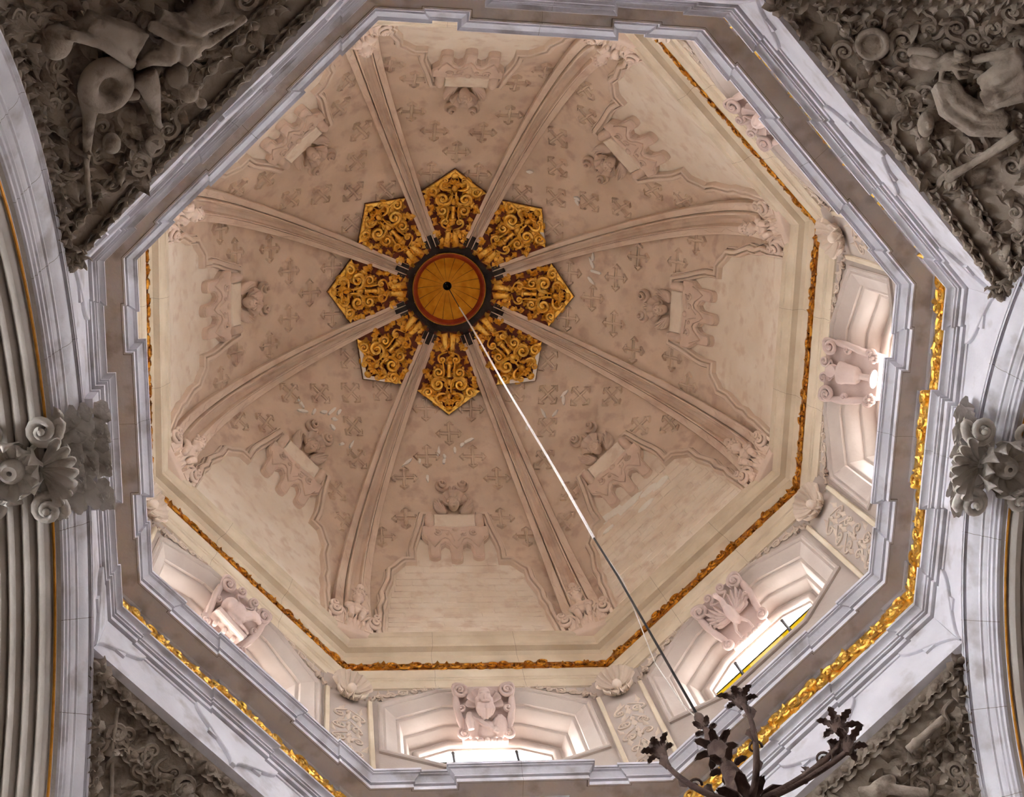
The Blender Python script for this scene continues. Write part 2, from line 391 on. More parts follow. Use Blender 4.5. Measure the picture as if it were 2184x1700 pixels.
def web_uv(u, v, az):
    o, d = unproj(u, v); a = math.radians(az); n_ = np.array([math.cos(a), math.sin(a), 0]); t_ = np.array([-math.sin(a), math.cos(a), 0]); prev = None
    for k in range(1, 400):
        vv = VT * k / 400; r, z = prof(vv); P = o + d * ((ZD + z - o[2]) / d[2]); f_ = P @ n_ - r * CP
        if prev is not None and prev[0] * f_ <= 0: q = prev[0] / (prev[0] - f_); return float(-((prev[1] * (1 - q) + P * q) @ t_)), prev[2] + (vv - prev[2]) * q
        prev = (f_, P, vv)
rnd = random.Random(2)
for az, pts in ((135, [(640, 862), (643, 878), (668, 880), (690, 880), (706, 878), (722, 880), (712, 895), (708, 912), (728, 948), (748, 950)]), (90, [(935, 965), (948, 975), (970, 962), (985, 950), (1000, 940), (947, 985), (895, 985), (912, 1022), (868, 988)]), (45, [(1160, 882), (1185, 882), (1125, 912), (1205, 840), (1203, 855)]), (0, [(1266, 548), (1264, 562), (1272, 580), (1262, 598)]), (315, [(1131, 365), (1232, 422), (1232, 430)])):
    for (u, v) in pts:
        q = web_uv(u, v, az)
        if not q: continue
        L_ = rnd.uniform(0.05, 0.12); a_ = rnd.choice((0, 1.57, 0.7)) + rnd.uniform(-0.2, 0.2); pl = []
        for k in range(8):
            t_ = 2 * PI * k / 8; rr = rnd.uniform(0.7, 1.2); xx, yy = L_ * rr * math.cos(t_), 0.03 * rr * math.sin(t_); pl.append((q[0] + xx * math.cos(a_) - yy * math.sin(a_), q[1] + xx * math.sin(a_) + yy * math.cos(a_)))
        m2 = MB(); vv, ff = prism(pl, 0.0, 0.043); m2.add([webp(*p_) for p_ in vv], ff); obj('plaster_scar', m2.data('plaster_scar', 'bare', 0), ceiling, RZ(az - 90))['label'] = 'white plaster scar'
for (u, v, L_) in ((1310, 1095, 0.22), (1345, 1075, 0.3), (1385, 1048, 0.2), (1412, 1032, 0.22), (1290, 1110, 0.2), (1380, 1080, 0.16), (1300, 1130, 0.12), (1355, 1050, 0.12)):
    q = web_uv(u, v, 45); pl = [(q[0] + L_ * rnd.uniform(0.7, 1.2) * math.cos(2 * PI * k / 10), q[1] + L_ * 0.4 * rnd.uniform(0.6, 1.3) * math.sin(2 * PI * k / 10)) for k in range(10)]
    m2 = MB(); vv, ff = prism(pl, 0.0, 0.034); m2.add([webp(*p_) for p_ in vv], ff); obj('lime_patch', m2.data('lime_patch', 'lime', 0), ceiling, RZ(-45))
# ---- helper: cornice rings cut into blocks
def densify(P): return P
def ring(name, path, pr, zbase, matname, jmat, label, blen=0.95, gap=0.004, smooth=35, alt=None):
    L = [offset_path(path, d + 0.007) for d, z in pr]; n = len(path); m = len(pr); mb = MB(); vv = []; ff = []
    for i in range(n):
        for j in range(m): vv.append((L[j][i][0], L[j][i][1], zbase + pr[j][1] + 0.006))
    for i in range(n):
        for j in range(m - 1): a = i * m + j; b = ((i + 1) % n) * m + j; ff.append((a, b, b + 1, a + 1))
    mb.add(vv, ff); o = tag(obj(name, mb.data(name, jmat, 30)), label, None, kind='structure')
    L = [offset_path(path, d) for d, z in pr]
    for i in range(n):
        k2 = (i + 1) % n; ln = math.hypot(path[k2][0] - path[i][0], path[k2][1] - path[i][1]); nb = max(1, round(ln / blen)); g = gap / ln if ln > 0.3 else 0
        for b in range(nb):
            t0 = b / nb + (g / 2 if b else 0); t1 = (b + 1) / nb - (g / 2 if b < nb - 1 else 0); m2 = MB(); vv = []; ff = []
            for t in (t0, t1):
                for j in range(m):
                    p, q = L[j][i], L[j][k2]; vv.append((p[0] + (q[0] - p[0]) * t, p[1] + (q[1] - p[1]) * t, zbase + pr[j][1]))
            for j in range(m - 1): ff.append((j, m + j, m + j + 1, j + 1))
            m2.add(vv, ff); me_ = m2.data('cornice_block', matname, smooth)
            if alt:
                me_.materials.append(MT[alt[0]])
                for p_ in me_.polygons: p_.material_index = 1 if p_.index < alt[1] else 0
            obj('cornice_block', me_, o)
    return o
def octagon(ap): return [(ap / CP * math.cos(math.radians(22.5 + 45 * k)), ap / CP * math.sin(math.radians(22.5 + 45 * k))) for k in range(8)]
# ---- upper cornice
AW = 4.80
up = [(0.02, 18.93), (-0.03, 18.94), (-0.03, 19.18), (-0.05, 19.19), (-0.05, 19.22), (-0.07, 19.23), (-0.085, 19.27), (-0.10, 19.33), (-0.10, 19.37), (-0.105, 19.38), (-0.105, 19.42), (-0.075, 19.43), (-0.07, 19.66), (-0.045, 19.67), (-0.045, 20.08), (-0.10, 20.12), (-0.19, 20.12), (-0.195, 20.15), (-0.20, 20.19), (-0.215, 20.20), (-0.235, 20.25), (-0.245, 20.31), (-0.25, 20.34), (-0.27, 20.35), (-0.275, 20.40), (-0.285, 20.47), (-0.265, 20.485), (-0.24, 20.485), (0.25, 20.50)]
trim1 = ring('trim_1', octagon(AW), up, ZC, 'cornice', 'joint', 'beige stone cornice at the foot of the dome', blen=1.25)
def gilt_band(ap_path, d, zc, hgt, seed, name='gilded_band', density=16, parent=None, material='golddull'):
    rnd = random.Random(seed); L = offset_path(ap_path, d); n = len(L)
    lf = [leaf(1.0, 0.8, 1.0, 4, 2), leaf(1.0, 0.6, 1.7, 4, 2)]
    for i in range(n):
        a, b = np.array(L[i]), np.array(L[(i + 1) % n]); ln = np.linalg.norm(b - a)
        if ln < 0.06: continue
        t = (b - a) / ln; nin = np.array([-t[1], t[0]]); mb = MB()
        k = int(ln * density)
        p0 = a; vv = []
        for j in range(k):
            s = (j + 0.5) / k * ln; c = a + t * s; z = zc + rnd.uniform(-0.3, 0.3) * hgt
            X = Vector((t[0], t[1], 0)); Y = Vector((0, 0, 1)); N = Vector((nin[0], nin[1], 0))
            B = Matrix(((X.x, Y.x, N.x, c[0]), (X.y, Y.y, N.y, c[1]), (X.z, Y.z, N.z, z), (0, 0, 0, 1)))
            sc = hgt * rnd.uniform(0.6, 0.95)
            if j % 3 == 0:
                m3 = MB(); volute(m3, 0, 0, hgt * 0.36, rnd.uniform(0, 6.28), 1 if j % 2 else -1, 1.3, 0.02, hgt * 0.11, k=5, eye=True); mb.add(m3.v, m3.f, B)
            else: mb.add(*leaf(sc, sc * 0.8, 0.7, 4, 2), B @ Matrix.Rotation(rnd.uniform(0, 6.28), 4, 'Z') @ Matrix.Translation((0, -sc * 0.45, 0.0)) @ Matrix.Diagonal((1, 1, 0.5, 1)))
        # backing strip
        q0, q1 = a - nin * 0.004, b - nin * 0.004
        mb.add([(q0[0], q0[1], zc - hgt / 2), (q1[0], q1[1], zc - hgt / 2), (q1[0] + nin[0] * .012, q1[1] + nin[1] * .012, zc - hgt / 2), (q0[0] + nin[0] * .012, q0[1] + nin[1] * .012, zc - hgt / 2),
                (q0[0], q0[1], zc + hgt / 2), (q1[0], q1[1], zc + hgt / 2), (q1[0] + nin[0] * .012, q1[1] + nin[1] * .012, zc + hgt / 2), (q0[0] + nin[0] * .012, q0[1] + nin[1] * .012, zc + hgt / 2)],
               [(0, 1, 2, 3), (4, 7, 6, 5), (3, 2, 6, 7), (0, 4, 5, 1), (1, 5, 6, 2), (0, 3, 7, 4)])
        o = obj(name, mb.data(name, material, 40), parent); o['kind'] = 'stuff'; o['label'] = 'gilded carved leaf band'
gilt_band(octagon(AW), -0.088, ZC + 19.55, 0.25, 5, parent=trim1, density=16)

# ---- lower cornice with broken profile
CARD = {'south', 'north', 'east', 'west'}
path = []; SEG = []
for i in range(8):
    P = np.array(AC[i]); Q = np.array(AC[(i + 1) % 8]); t = (Q - P) / np.linalg.norm(Q - P); nin = np.array([-t[1], t[0]])
    if SIDES[i] in CARD: fr = (0.145, 0.28, 0.72, 0.86); c, r = 0.055, 0.03
    else: fr = (0.14, 0.34, 0.67, 0.87); c, r = 0.0, 0.03
    def at2(fq, dp): q = P + (Q - P) * fq + nin * dp; return (q[0], q[1])
    path += [tuple(P), at2(fr[0], 0), at2(fr[0], -r), at2(fr[1], -r), at2(fr[1], c), at2(fr[2], c), at2(fr[2], -r), at2(fr[3], -r), at2(fr[3], 0)]
    SEG.append((P, Q, t, nin, fr, c, r))
lowp = [(0.55, -1.33), (0.22, -1.33), (0.22, -1.00), (0.205, -0.995), (0.205, -0.955), (0.235, -0.945), (0.235, -0.925), (0.175, -0.92), (0.175, -0.855), (0.205, -0.845), (0.205, -0.83), (0.155, -0.825), (0.155, -0.80), (0.175, -0.79), (0.14, -0.785), (0.14, -0.765), (0.17, -0.755), (0.165, -0.72), (0.14, -0.685), (0.105, -0.67), (0.095, -0.67), (0.095, -0.635), (0.12, -0.625), (0.255, -0.60), (0.255, -0.06), (0.235, -0.055), (0.235, -0.01), (0.225, 0.0), (0.02, 0.0), (0.02, -0.025), (0.0, -0.025), (0.0, 0.05), (0.02, 0.06), (0.02, 0.075), (-0.02, 0.08), (-0.02, 0.095), (-0.005, 0.105), (-0.02, 0.125), (-0.045, 0.155), (-0.065, 0.175), (-0.055, 0.19), (-0.085, 0.195), (-0.085, 0.21), (-0.07, 0.215), (-0.10, 0.22), (-0.10, 0.265), (-0.085, 0.275), (0.75, 0.30)]
trim2 = ring('trim_2', path, lowp, ZA, 'marble', 'mjoint', 'white stone cornice with stepped breaks ringing the foot of the drum', blen=0.8)
gilt_band(path, 0.252, ZA - 0.21, 0.26, 9, parent=trim2, density=22, name='gilded_frieze', material='gold')
for i in range(8):
    if SIDES[i] in CARD: continue
    q = [offset_path(AC, d) for d in (0.25, 0.6)]; c4 = [q[0][i], q[0][(i + 1) % 8], q[1][(i + 1) % 8], q[1][i]]; m2 = MB()
    m2.add([(p[0], p[1], ZA + z) for z in (-1.62, -1.32) for p in c4], [(3, 2, 1, 0), (4, 5, 6, 7), (0, 1, 5, 4), (1, 2, 6, 5), (2, 3, 7, 6), (3, 0, 4, 7)]); obj('band_course', m2.data('band_course', 'marble', 0), trim2)
# ogee pendants under the breaks
def ogee(p0, p1, n=10):
    return [(p0[0] + (p1[0] - p0[0]) * (0.5 - 0.5 * math.cos(PI * i / (n - 1))) , p0[1] + (p1[1] - p0[1]) * i / (n - 1)) for i in range(n)]
for i in range(8):
    P, Q, t, nin, fr, c, r = SEG[i]; Lq = np.linalg.norm(Q - P); ex = 0.22 * TN / 1.0
    def face(x, y, h):   # x along side, y down from moulding, h proud
        q = P + t * x - nin * (0.22 + r) + nin * h; return (q[0], q[1], ZA - 0.985 - y)
    shapes = []
    curve = ogee((fr[0] * Lq, 0), (-0.085, 0.60)); shapes.append([(-0.09, 0.0)] + curve[::1])
    curve = ogee((fr[3] * Lq, 0), (Lq + 0.085, 0.60)); shapes.append([(Lq + 0.09, 0.0)] + curve)
    if SIDES[i] not in CARD:
        mid = (fr[1] + fr[2]) / 2 * Lq; a = ogee((fr[1] * Lq, 0), (mid - 0.03, 0.61)); b = ogee((fr[2] * Lq, 0), (mid + 0.03, 0.61)); shapes.append(a + b[::-1])
    for s in shapes:
        m2 = MB(); v, f = prism(s, 0.0, 0.045, 0.008); m2.add([face(*q) for q in v], f); obj('ogee_pendant', m2.data('ogee_pendant', 'marble', 30), trim2)

# ---- drum walls with octagonal splayed windows
WO = [(0.66, 18.88), (1.51, 18.38), (1.53, 16.95), (0.72, 16.47), (-0.72, 16.47), (-1.53, 16.95), (-1.51, 18.38), (-0.66, 18.88)]
def sp(x, y, d): return (x, AW + d, y + ZC)          # south wall chart, d = depth outwards
# wall sheet
mb = MB(); HWW = AW * TN
o8 = [(0.66, 19.0), (HWW, 19.0), (HWW, 15.2), (0.72, 15.2), (-0.72, 15.2), (-HWW, 15.2), (-HWW, 19.0), (-0.66, 19.0)]
mb.add([sp(x, y, 0) for x, y in o8] + [sp(x, y, 0) for x, y in WO], [(i, (i + 1) % 8, 8 + (i + 1) % 8, 8 + i) for i in range(8)])
wall_me = mb.data('drum_wall', 'wall', 30)
spl = [(0.0, -0.035), (0.02, -0.05), (0.05, -0.05), (0.07, -0.015), (0.10, -0.015), (0.125, 0.01), (0.15, 0.03), (0.25, 0.10), (0.25, 0.14), (0.285, 0.15), (0.30, 0.165), (0.35, 0.33), (0.35, 0.36), (0.385, 0.37), (0.40, 0.385), (0.44, 0.53), (0.44, 0.56), (0.47, 0.57), (0.53, 0.62), (0.60, 0.64), (0.60, 0.68)]
mb = MB(); WOr = WO
L = [inset(WOr, s) for s, d in [(0.0, 0.0)] + spl]; pr = [(0.0, 0.0)] + spl; m = len(pr); vv = []; ff = []
for i in range(8):
    for j in range(m): vv.append(sp(L[j][i][0], L[j][i][1], pr[j][1]))
for i in range(8):
    for j in range(m - 1): a = i * m + j; b = ((i + 1) % 8) * m + j; ff.append((a, b, b + 1, a + 1))
mb.add(vv, ff); splay_me = mb.data('splayed_reveal', 'wall', 30)
IN = inset(WO, 0.525)
mb = MB(); mb.add(*tube([sp(x, y, 0.60) for x, y in IN], 0.062, 8, closed=True)); roll_me = mb.data('roll_moulding', 'wall', 60)
GL = inset(WO, 0.595)
gx = [p[0] for p in GL]; gz = [p[1] for p in GL]; ztop = max(gz); zbot = min(gz); hgx = max(gx)
def clip_oct(x0, x1, y0, y1):
    poly = [(x0, y0), (x1, y0), (x1, y1), (x0, y1)]
    Q = GL if area2(GL) > 0 else GL[::-1]
    for i in range(8):
        a, b = Q[i], Q[(i + 1) % 8]; out = []
        for j in range(len(poly)):
            p, q = poly[j], poly[(j + 1) % len(poly)]
            sd = lambda r_: (b[0] - a[0]) * (r_[1] - a[1]) - (b[1] - a[1]) * (r_[0] - a[0])
            s1, s2 = sd(p), sd(q)
            if s1 >= 0: out.append(p)
            if (s1 >= 0) != (s2 >= 0): k = s1 / (s1 - s2); out.append((p[0] + (q[0] - p[0]) * k, p[1] + (q[1] - p[1]) * k))
        poly = out
        if len(poly) < 3: return None
    return poly
panes = []; xs = [-hgx, -0.45, 0.45, hgx]; ys = [zbot, 17.2, 17.84, 17.99, ztop]
for i in range(3):
    for j in range(4):
        pl = clip_oct(xs[i] + 0.008, xs[i + 1] - 0.008, ys[j] + 0.008, ys[j + 1] - 0.008)
        if pl:
            m2 = MB(); v, f = prism(pl, 0, 0.012); m2.add([sp(a, b, 0.665 + c) for a, b, c in v], f); panes.append(m2.data('pane', 'yellow' if j == 2 else 'clear', 0))
cames = []
for x in (-0.45, 0.45): m2 = MB(); m2.add(*tube([sp(x, zbot + 0.05, 0.671), sp(x, ztop, 0.671)], 0.026, 6)); cames.append(m2.data('lead_came', 'came'))
for y in (17.2, 17.84, 17.99): m2 = MB(); m2.add(*tube([sp(-hgx + 0.01, y, 0.671), sp(hgx - 0.01, y, 0.671)], 0.011, 6)); cames.append(m2.data('lead_came', 'came'))
# carved pilaster on each corner (chart: x right, y up, h proud; at azimuth 90 = corner direction)
DP = 5.0
def cp_(x, y, h): return (x, DP - h, y + ZC)
mb = MB(); v, f = box(-0.37, 0.37, 15.25, 19.0, -0.25, -0.03); mb.add([cp_(*q) for q in v], f); pil_body = mb.data('pilaster_body', 'wall', 0)
strips = []
for x0, x1 in ((-0.35, -0.285), (0.285, 0.35)):
    m2 = MB(); v, f = prism([(x0, 15.3), (x1, 15.3), (x1, 18.42), (x0, 18.42)], -0.03, 0.02, 0.01); m2.add([cp_(*q) for q in v], f); strips.append(m2.data('edge_strip', 'cornice', 0))
rnd = random.Random(3); mb = MB()
for y in np.arange(15.6, 18.1, 0.36):
    for s in (-1, 1):
        volute(mb, s * 0.13, y, 0.085, rnd.uniform(0, 6.28), s, 1.3, 0.0, 0.02, tail=(s * 0.02, y + 0.2), k=5)
        mb.add(*leaf(0.15, 0.10, 0.9, 4, 2), Matrix.Translation((s * 0.17, y + 0.14, -0.02)) @ Matrix.Rotation(rnd.uniform(-1, 1), 4, 'Z'))
    mb.add(*ell((0, y + 0.1, 0.0), (0.04, 0.05, 0.03), 7, 5)); mb.add(*leaf(0.16, 0.12, 0.8, 4, 2), Matrix.Translation((0, y - 0.1, -0.02)))
mb.map(lambda x, y, h: cp_(x, y, h - 0.02)); arab_me = mb.data('arabesque', 'arab', 50)
for i in range(8):
    wo = tag(obj('wall_' + SIDES[i], wall_me, None, RZ(SAZ[i] - 90)), 'pale stone drum wall, %s side of the octagon' % SIDES[i], None, kind='structure')
    wn = tag(obj('window_%d' % (i + 1), splay_me, None, RZ(SAZ[i] - 90)), 'octagonal window with stepped splayed stone reveal, %s side' % SIDES[i], None, kind='structure')
    obj('roll_moulding', roll_me, wn)
    for p in panes: obj('pane', p, wn)
    for p in cames: obj('lead_came', p, wn)
    # little panel outlined beside the sill
    az = SAZ[i] + 22.5
    pi = tag(empty('trim_%d' % (i + 5), RZ(az - 90)), 'carved arabesque pilaster on a corner of the drum', None, kind='structure')
    obj('pilaster_body', pil_body, pi)
    for s in strips: obj('edge_strip', s, pi)
    ar = obj('arabesque', arab_me, pi); ar['kind'] = 'stuff'

# ---- four crossing arches
AR = []
ao = 4.60; ain = ao - 0.46; zc_arch = (ZA - 1.32) - ao
aprof = [(0.33, -0.02), (0.235, 0.0), (0.235, 0.02), (0.265, 0.025), (0.265, 0.035), (0.285, 0.04), (0.275, 0.06), (0.285, 0.11), (0.31, 0.16), (0.345, 0.20), (0.345, 0.235), (0.365, 0.24), (0.375, 0.27), (0.395, 0.29), (0.395, 0.315), (0.415, 0.32), (0.415, 0.37), (0.44, 0.375), (0.44, 0.42), (0.50, 0.425), (0.50, 0.46)]
names4 = {'west': 13, 'north': 14, 'east': 15, 'south': 16}
for i in range(8):
    if SIDES[i] not in CARD: continue
    P, Q, t, nin, fr, c, r = SEG[i]; mid = (P + Q) / 2; mid = mid + t * {'west': -0.2, 'east': 0.25, 'north': 0.0, 'south': 0.0}[SIDES[i]]
    def ap(s, d, z, mid=mid, t=t, nin=nin): q = mid + t * s - nin * d; return (q[0], q[1], z)
    def apol(th, d, rho, ap=ap): return ap((ao - rho) * math.sin(th), d, zc_arch + (ao - rho) * math.cos(th))
    # spandrel sheet behind band
    mb = MB(); vv = []; ff = []; ns = 40
    for k in range(ns + 1):
        s = -2.9 + 5.8 * k / ns; zt = ZA - 1.2 if abs(s) < 2.3 else max(ZA - 1.2 - (abs(s) - 2.3) * 1.6, 0)
        zl = zc_arch + math.sqrt(max(0, (ao - 0.05) ** 2 - s * s)); vv += [ap(s, 0.245, max(zt, zl + 0.01)), ap(s, 0.245, zl)]
    for k in range(ns): a = 2 * k; ff.append((a, a + 1, a + 3, a + 2))
    mb.add(vv, ff)
    root = tag(obj('trim_%d' % names4[SIDES[i]], mb.data('arch_spandrel', 'marble', 30)), 'moulded stone arch carrying the dome, %s side' % SIDES[i], None, kind='structure')
    mb = MB(); vv = []; ff = []; m = len(aprof)
    for k in range(61):
        for d, rho in aprof: vv.append(apol(-PI / 2 * 0.98 + PI * 0.98 * k / 60, d + 0.006, rho - 0.006))
    for k in range(60):
        for j in range(m - 1): a = k * m + j; ff.append((a, a + 1, a + m + 1, a + m))
    mb.add(vv, ff); obj('joint_core', mb.data('joint_core', 'mjoint', 30), root)
    nb = 15
    for k in range(nb):
        th0 = -PI / 2 * 0.98 + PI * 0.98 * k / nb + 0.0006; th1 = -PI / 2 * 0.98 + PI * 0.98 * (k + 1) / nb - 0.0006; m2 = MB(); vv = []; ff = []; m = len(aprof); ns = 5
        for q in range(ns + 1):
            th = th0 + (th1 - th0) * q / ns
            for d, rho in aprof: vv.append(apol(th, d, rho))
        for q in range(ns):
            for j in range(m - 1): a = q * m + j; ff.append((a, a + 1, a + m + 1, a + m))
        m2.add(vv, ff); obj('voussoir', m2.data('voussoir', 'marble', 30), root)
    m2 = MB(); m2.add(*tube([apol(-PI / 2 * 0.98 + PI * 0.98 * k / 60, 0.515, 0.455) for k in range(61)], 0.015, 6)); obj('gilded_edge', m2.data('gilded_edge', 'goldline'), root)
    # ribbed soffit
    d0 = 0.54; 
    for q in range(9):
        m2 = MB(); vv = []; ff = []; ns = 40; pw = 0.135
        cs = [(d0 + 0.008, 0.44), (d0 + 0.008, 0.47), (d0 + 0.02, 0.50), (d0 + pw * 0.35, 0.525), (d0 + pw * 0.6, 0.525), (d0 + pw - 0.02, 0.50), (d0 + pw - 0.008, 0.47), (d0 + pw - 0.008, 0.43)]
        for k in range(ns + 1):
            th = -PI / 2 * 0.98 + PI * 0.98 * k / ns
            for d, rho in cs: vv.append(apol(th, d, rho))
        m = len(cs)
        for k in range(ns):
            for j in range(m - 1): a = k * m + j; ff.append((a, a + 1, a + m + 1, a + m))
        m2.add(vv, ff); obj('soffit_rib', m2.data('soffit_rib', 'intrados', 40), root); d0 += pw
    mb = MB(); vv = []; ff = []
    for k in range(41):
        th = -PI / 2 * 0.98 + PI * 0.98 * k / 40; vv += [apol(th, 0.46, 0.44), apol(th, 4.5 if SIDES[i] in ('east', 'south') else 24.5, 0.44)]
    for k in range(40): a = 2 * k; ff.append((a, a + 1, a + 3, a + 2))
    mb.add(vv, ff); obj('vault_soffit', mb.data('vault_soffit', 'intrados', 40), root)
    AR.append((SIDES[i], apol, ap))
ARD = {a[0]: a for a in AR}
# floor far below
mb = MB(); mb.add(*box(-32, 16, -32, 16, -0.2, 0.0)); tag(obj('floor', mb.data('floor', 'floor', 0)), 'brown stone floor of the crossing', None, kind='structure')
# piers and the end walls of the four arms, with their tall windows
mb = MB()
for sx in (-1, 1):
    for sy in (-1, 1): v, f = box(4.55, 30 if sx < 0 else 9.2, 4.55, 30 if sy < 0 else 9.2, 0, 16.0); mb.add([(x * sx, y * sy, z) for x, y, z in v], f)
tag(obj('wall_piers', mb.data('piers', 'pier', 0)), 'stone piers of the crossing below the pendentives', None, kind='structure')
for az, nm, hw, z0, z1, Y0 in ((180, 'west_arm_offscreen', 2.0, 9.5, 14.3, 19.5), (270, 'north_arm_offscreen', 1.6, 9.5, 14.3, 22.5), (0, 'east_arm', 0, 0, 0, 8.95), (90, 'south_arm', 0, 0, 0, 8.95)):
    mb = MB(); Y1 = Y0 + 0.5
    for x0, x1, a, b in ((-5.2, 5.2, 0, 16.2),) if not hw else ((-5.2, -hw, 0, 16.2), (hw, 5.2, 0, 16.2), (-hw, hw, 0, z0), (-hw, hw, z1, 16.2)): mb.add(*box(x0, x1, Y0, Y1, a, b))
    tag(obj('wall_' + nm, mb.data('wall_' + nm, 'pier', 0), None, RZ(az - 90)), ('end wall of the %s with a tall window' if hw else 'closed end wall of the %s') % nm.replace('_offscreen', '').replace('_', ' '), None, kind='structure')

# ---- pendentives with carved foliage
def proj_px(P):
    q = (np.asarray(P) - np.array([CX, CY, ZC])) @ RC.T; return np.stack([1092 + FPX * q[:, 0] / q[:, 2], 850 + FPX * q[:, 1] / q[:, 2]], 1)
LEAFA = leaf(0.20, 0.17, 1.5, 6, 2, 0.3)
_m = MB(); _m.add(*leaf(0.17, 0.13, 2.2, 6, 2, 0.3), Matrix.Rotation(0.5, 4, 'Z')); _m.add(*leaf(0.17, 0.13, 2.2, 6, 2, 0.3), Matrix.Rotation(-0.5, 4, 'Z'))
_m.add(*leaf(0.21, 0.12, 1.8, 6, 2, 0.3)); _m.add(*ell((0, 0.02, 0.03), 0.035, 7, 5)); border_me = _m.data('border_leaf', 'leaf', 50)
PEND = {}
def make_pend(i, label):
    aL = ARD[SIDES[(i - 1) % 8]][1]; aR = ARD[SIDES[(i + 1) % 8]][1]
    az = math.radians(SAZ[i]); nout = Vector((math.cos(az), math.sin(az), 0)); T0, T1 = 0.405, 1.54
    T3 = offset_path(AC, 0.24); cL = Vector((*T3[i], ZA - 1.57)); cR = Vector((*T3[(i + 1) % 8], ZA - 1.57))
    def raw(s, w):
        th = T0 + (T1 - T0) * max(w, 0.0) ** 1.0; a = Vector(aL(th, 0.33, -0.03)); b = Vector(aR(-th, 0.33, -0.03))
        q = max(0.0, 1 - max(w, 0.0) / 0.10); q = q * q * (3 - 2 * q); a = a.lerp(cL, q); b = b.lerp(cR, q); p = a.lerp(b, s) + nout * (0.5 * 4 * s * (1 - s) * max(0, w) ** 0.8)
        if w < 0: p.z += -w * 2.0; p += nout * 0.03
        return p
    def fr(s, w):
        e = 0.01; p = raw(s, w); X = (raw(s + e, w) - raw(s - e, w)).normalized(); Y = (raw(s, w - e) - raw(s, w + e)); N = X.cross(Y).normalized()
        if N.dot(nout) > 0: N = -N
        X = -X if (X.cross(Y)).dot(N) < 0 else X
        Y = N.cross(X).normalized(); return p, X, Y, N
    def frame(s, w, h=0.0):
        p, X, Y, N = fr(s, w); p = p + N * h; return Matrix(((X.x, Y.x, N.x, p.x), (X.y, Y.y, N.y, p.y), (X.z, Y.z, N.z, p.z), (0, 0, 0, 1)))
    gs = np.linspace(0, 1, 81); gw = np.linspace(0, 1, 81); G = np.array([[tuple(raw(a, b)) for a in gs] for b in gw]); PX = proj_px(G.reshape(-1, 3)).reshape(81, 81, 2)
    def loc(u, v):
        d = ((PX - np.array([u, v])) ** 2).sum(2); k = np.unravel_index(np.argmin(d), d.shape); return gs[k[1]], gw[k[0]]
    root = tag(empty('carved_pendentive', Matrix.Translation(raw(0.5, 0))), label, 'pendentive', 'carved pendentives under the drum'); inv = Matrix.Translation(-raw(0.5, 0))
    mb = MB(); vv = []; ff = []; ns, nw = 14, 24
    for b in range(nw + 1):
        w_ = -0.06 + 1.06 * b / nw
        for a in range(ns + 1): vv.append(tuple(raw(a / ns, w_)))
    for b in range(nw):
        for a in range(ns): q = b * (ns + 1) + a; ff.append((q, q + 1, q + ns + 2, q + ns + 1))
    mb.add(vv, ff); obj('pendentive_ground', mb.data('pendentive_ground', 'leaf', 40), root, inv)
    # borders, leaf by leaf
    wid = (raw(1, 0) - raw(0, 0)).length; n = int(wid / 0.19)
    for k in range(n):
        s = (k + 0.5) / n; obj('border_leaf', border_me, root, inv @ frame(s, 0.04, 0.01) @ Matrix.Rotation(PI, 4, 'Z') @ Matrix.Diagonal((1.4, 1.25, 0.6, 1)))
        obj('border_leaf', border_me, root, inv @ frame(min(0.97, max(0.03, s + 0.5 / n)), 0.085, 0.01) @ Matrix.Rotation(PI, 4, 'Z') @ Matrix.Diagonal((1.4, 1.25, 0.7, 1)))
    nw = 34
    for side in (0, 1):
        for k in range(nw):
            w_ = 0.03 + 0.9 * (k + 0.5) / nw; wl = (raw(1, w_) - raw(0, w_)).length; s = 0.02 / wl if side == 0 else 1 - 0.02 / wl
            F = frame(s, w_, 0.02); X = F.col[0].xyz; want = (raw(0.5, w_) - raw(s, w_)); sg = 1 if X.dot(want) > 0 else -1
            obj('border_leaf', border_me, root, inv @ F @ Matrix.Rotation(-sg * PI / 2, 4, 'Z') @ Matrix.Diagonal((1.3, 1.8, 0.9, 1)))
    # dense foliage between
    rnd = random.Random(i + 20); mb = MB()
    for k in range(420):
        w_ = rnd.random() * 0.64 + 0.07; wl = (raw(1, w_) - raw(0, w_)).length; e = 0.30 / wl; s = e + (1 - 2 * e) * rnd.random()
        F = frame(s, w_, 0.0) @ Matrix.Rotation(rnd.uniform(0, 6.28), 4, 'Z') @ Matrix.Scale(rnd.uniform(0.7, 1.35), 4)
        if k % 3: mb.add(*leaf(0.24, 0.15, rnd.uniform(0.9, 2.0), 6, 2, 0.3), F)
        else:
            m3 = MB(); volute(m3, 0, 0, 0.09, 0, 1, 1.4, 0.03, 0.028, tail=(0.25, 0.05), k=5); mb.add(m3.v, m3.f, F)
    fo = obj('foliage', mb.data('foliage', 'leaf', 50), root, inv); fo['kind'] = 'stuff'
    PEND[SIDES[i]] = (root, inv, frame, loc, raw)
make_pend(4, 'dark carved pendentive holding a seated robed figure with a horn and ring cushion')
make_pend(6, 'dark carved pendentive with a robed figure spreading one large hand')
make_pend(2, 'leaf-covered carved pendentive below the lamb window')
make_pend(0, 'leaf-covered carved pendentive with a slanting staff, behind the chandelier')

# ================================================================== THINGS
WIN = {90: 'bearded bust', 45: 'spread-winged bird', 0: 'chalice', 315: 'shell-crowned head', 270: 'north', 225: 'northwest', 180: 'west', 135: 'lamb'}
def facename(az):
    az %= 360
    return {90: 'the bearded bust', 45: 'the winged bird', 0: 'the chalice', 135: 'the lamb', 315: 'the shell-crowned head', 270: 'the side facing the bust', 225: 'the side facing the bird', 180: 'the side facing the chalice'}[az]
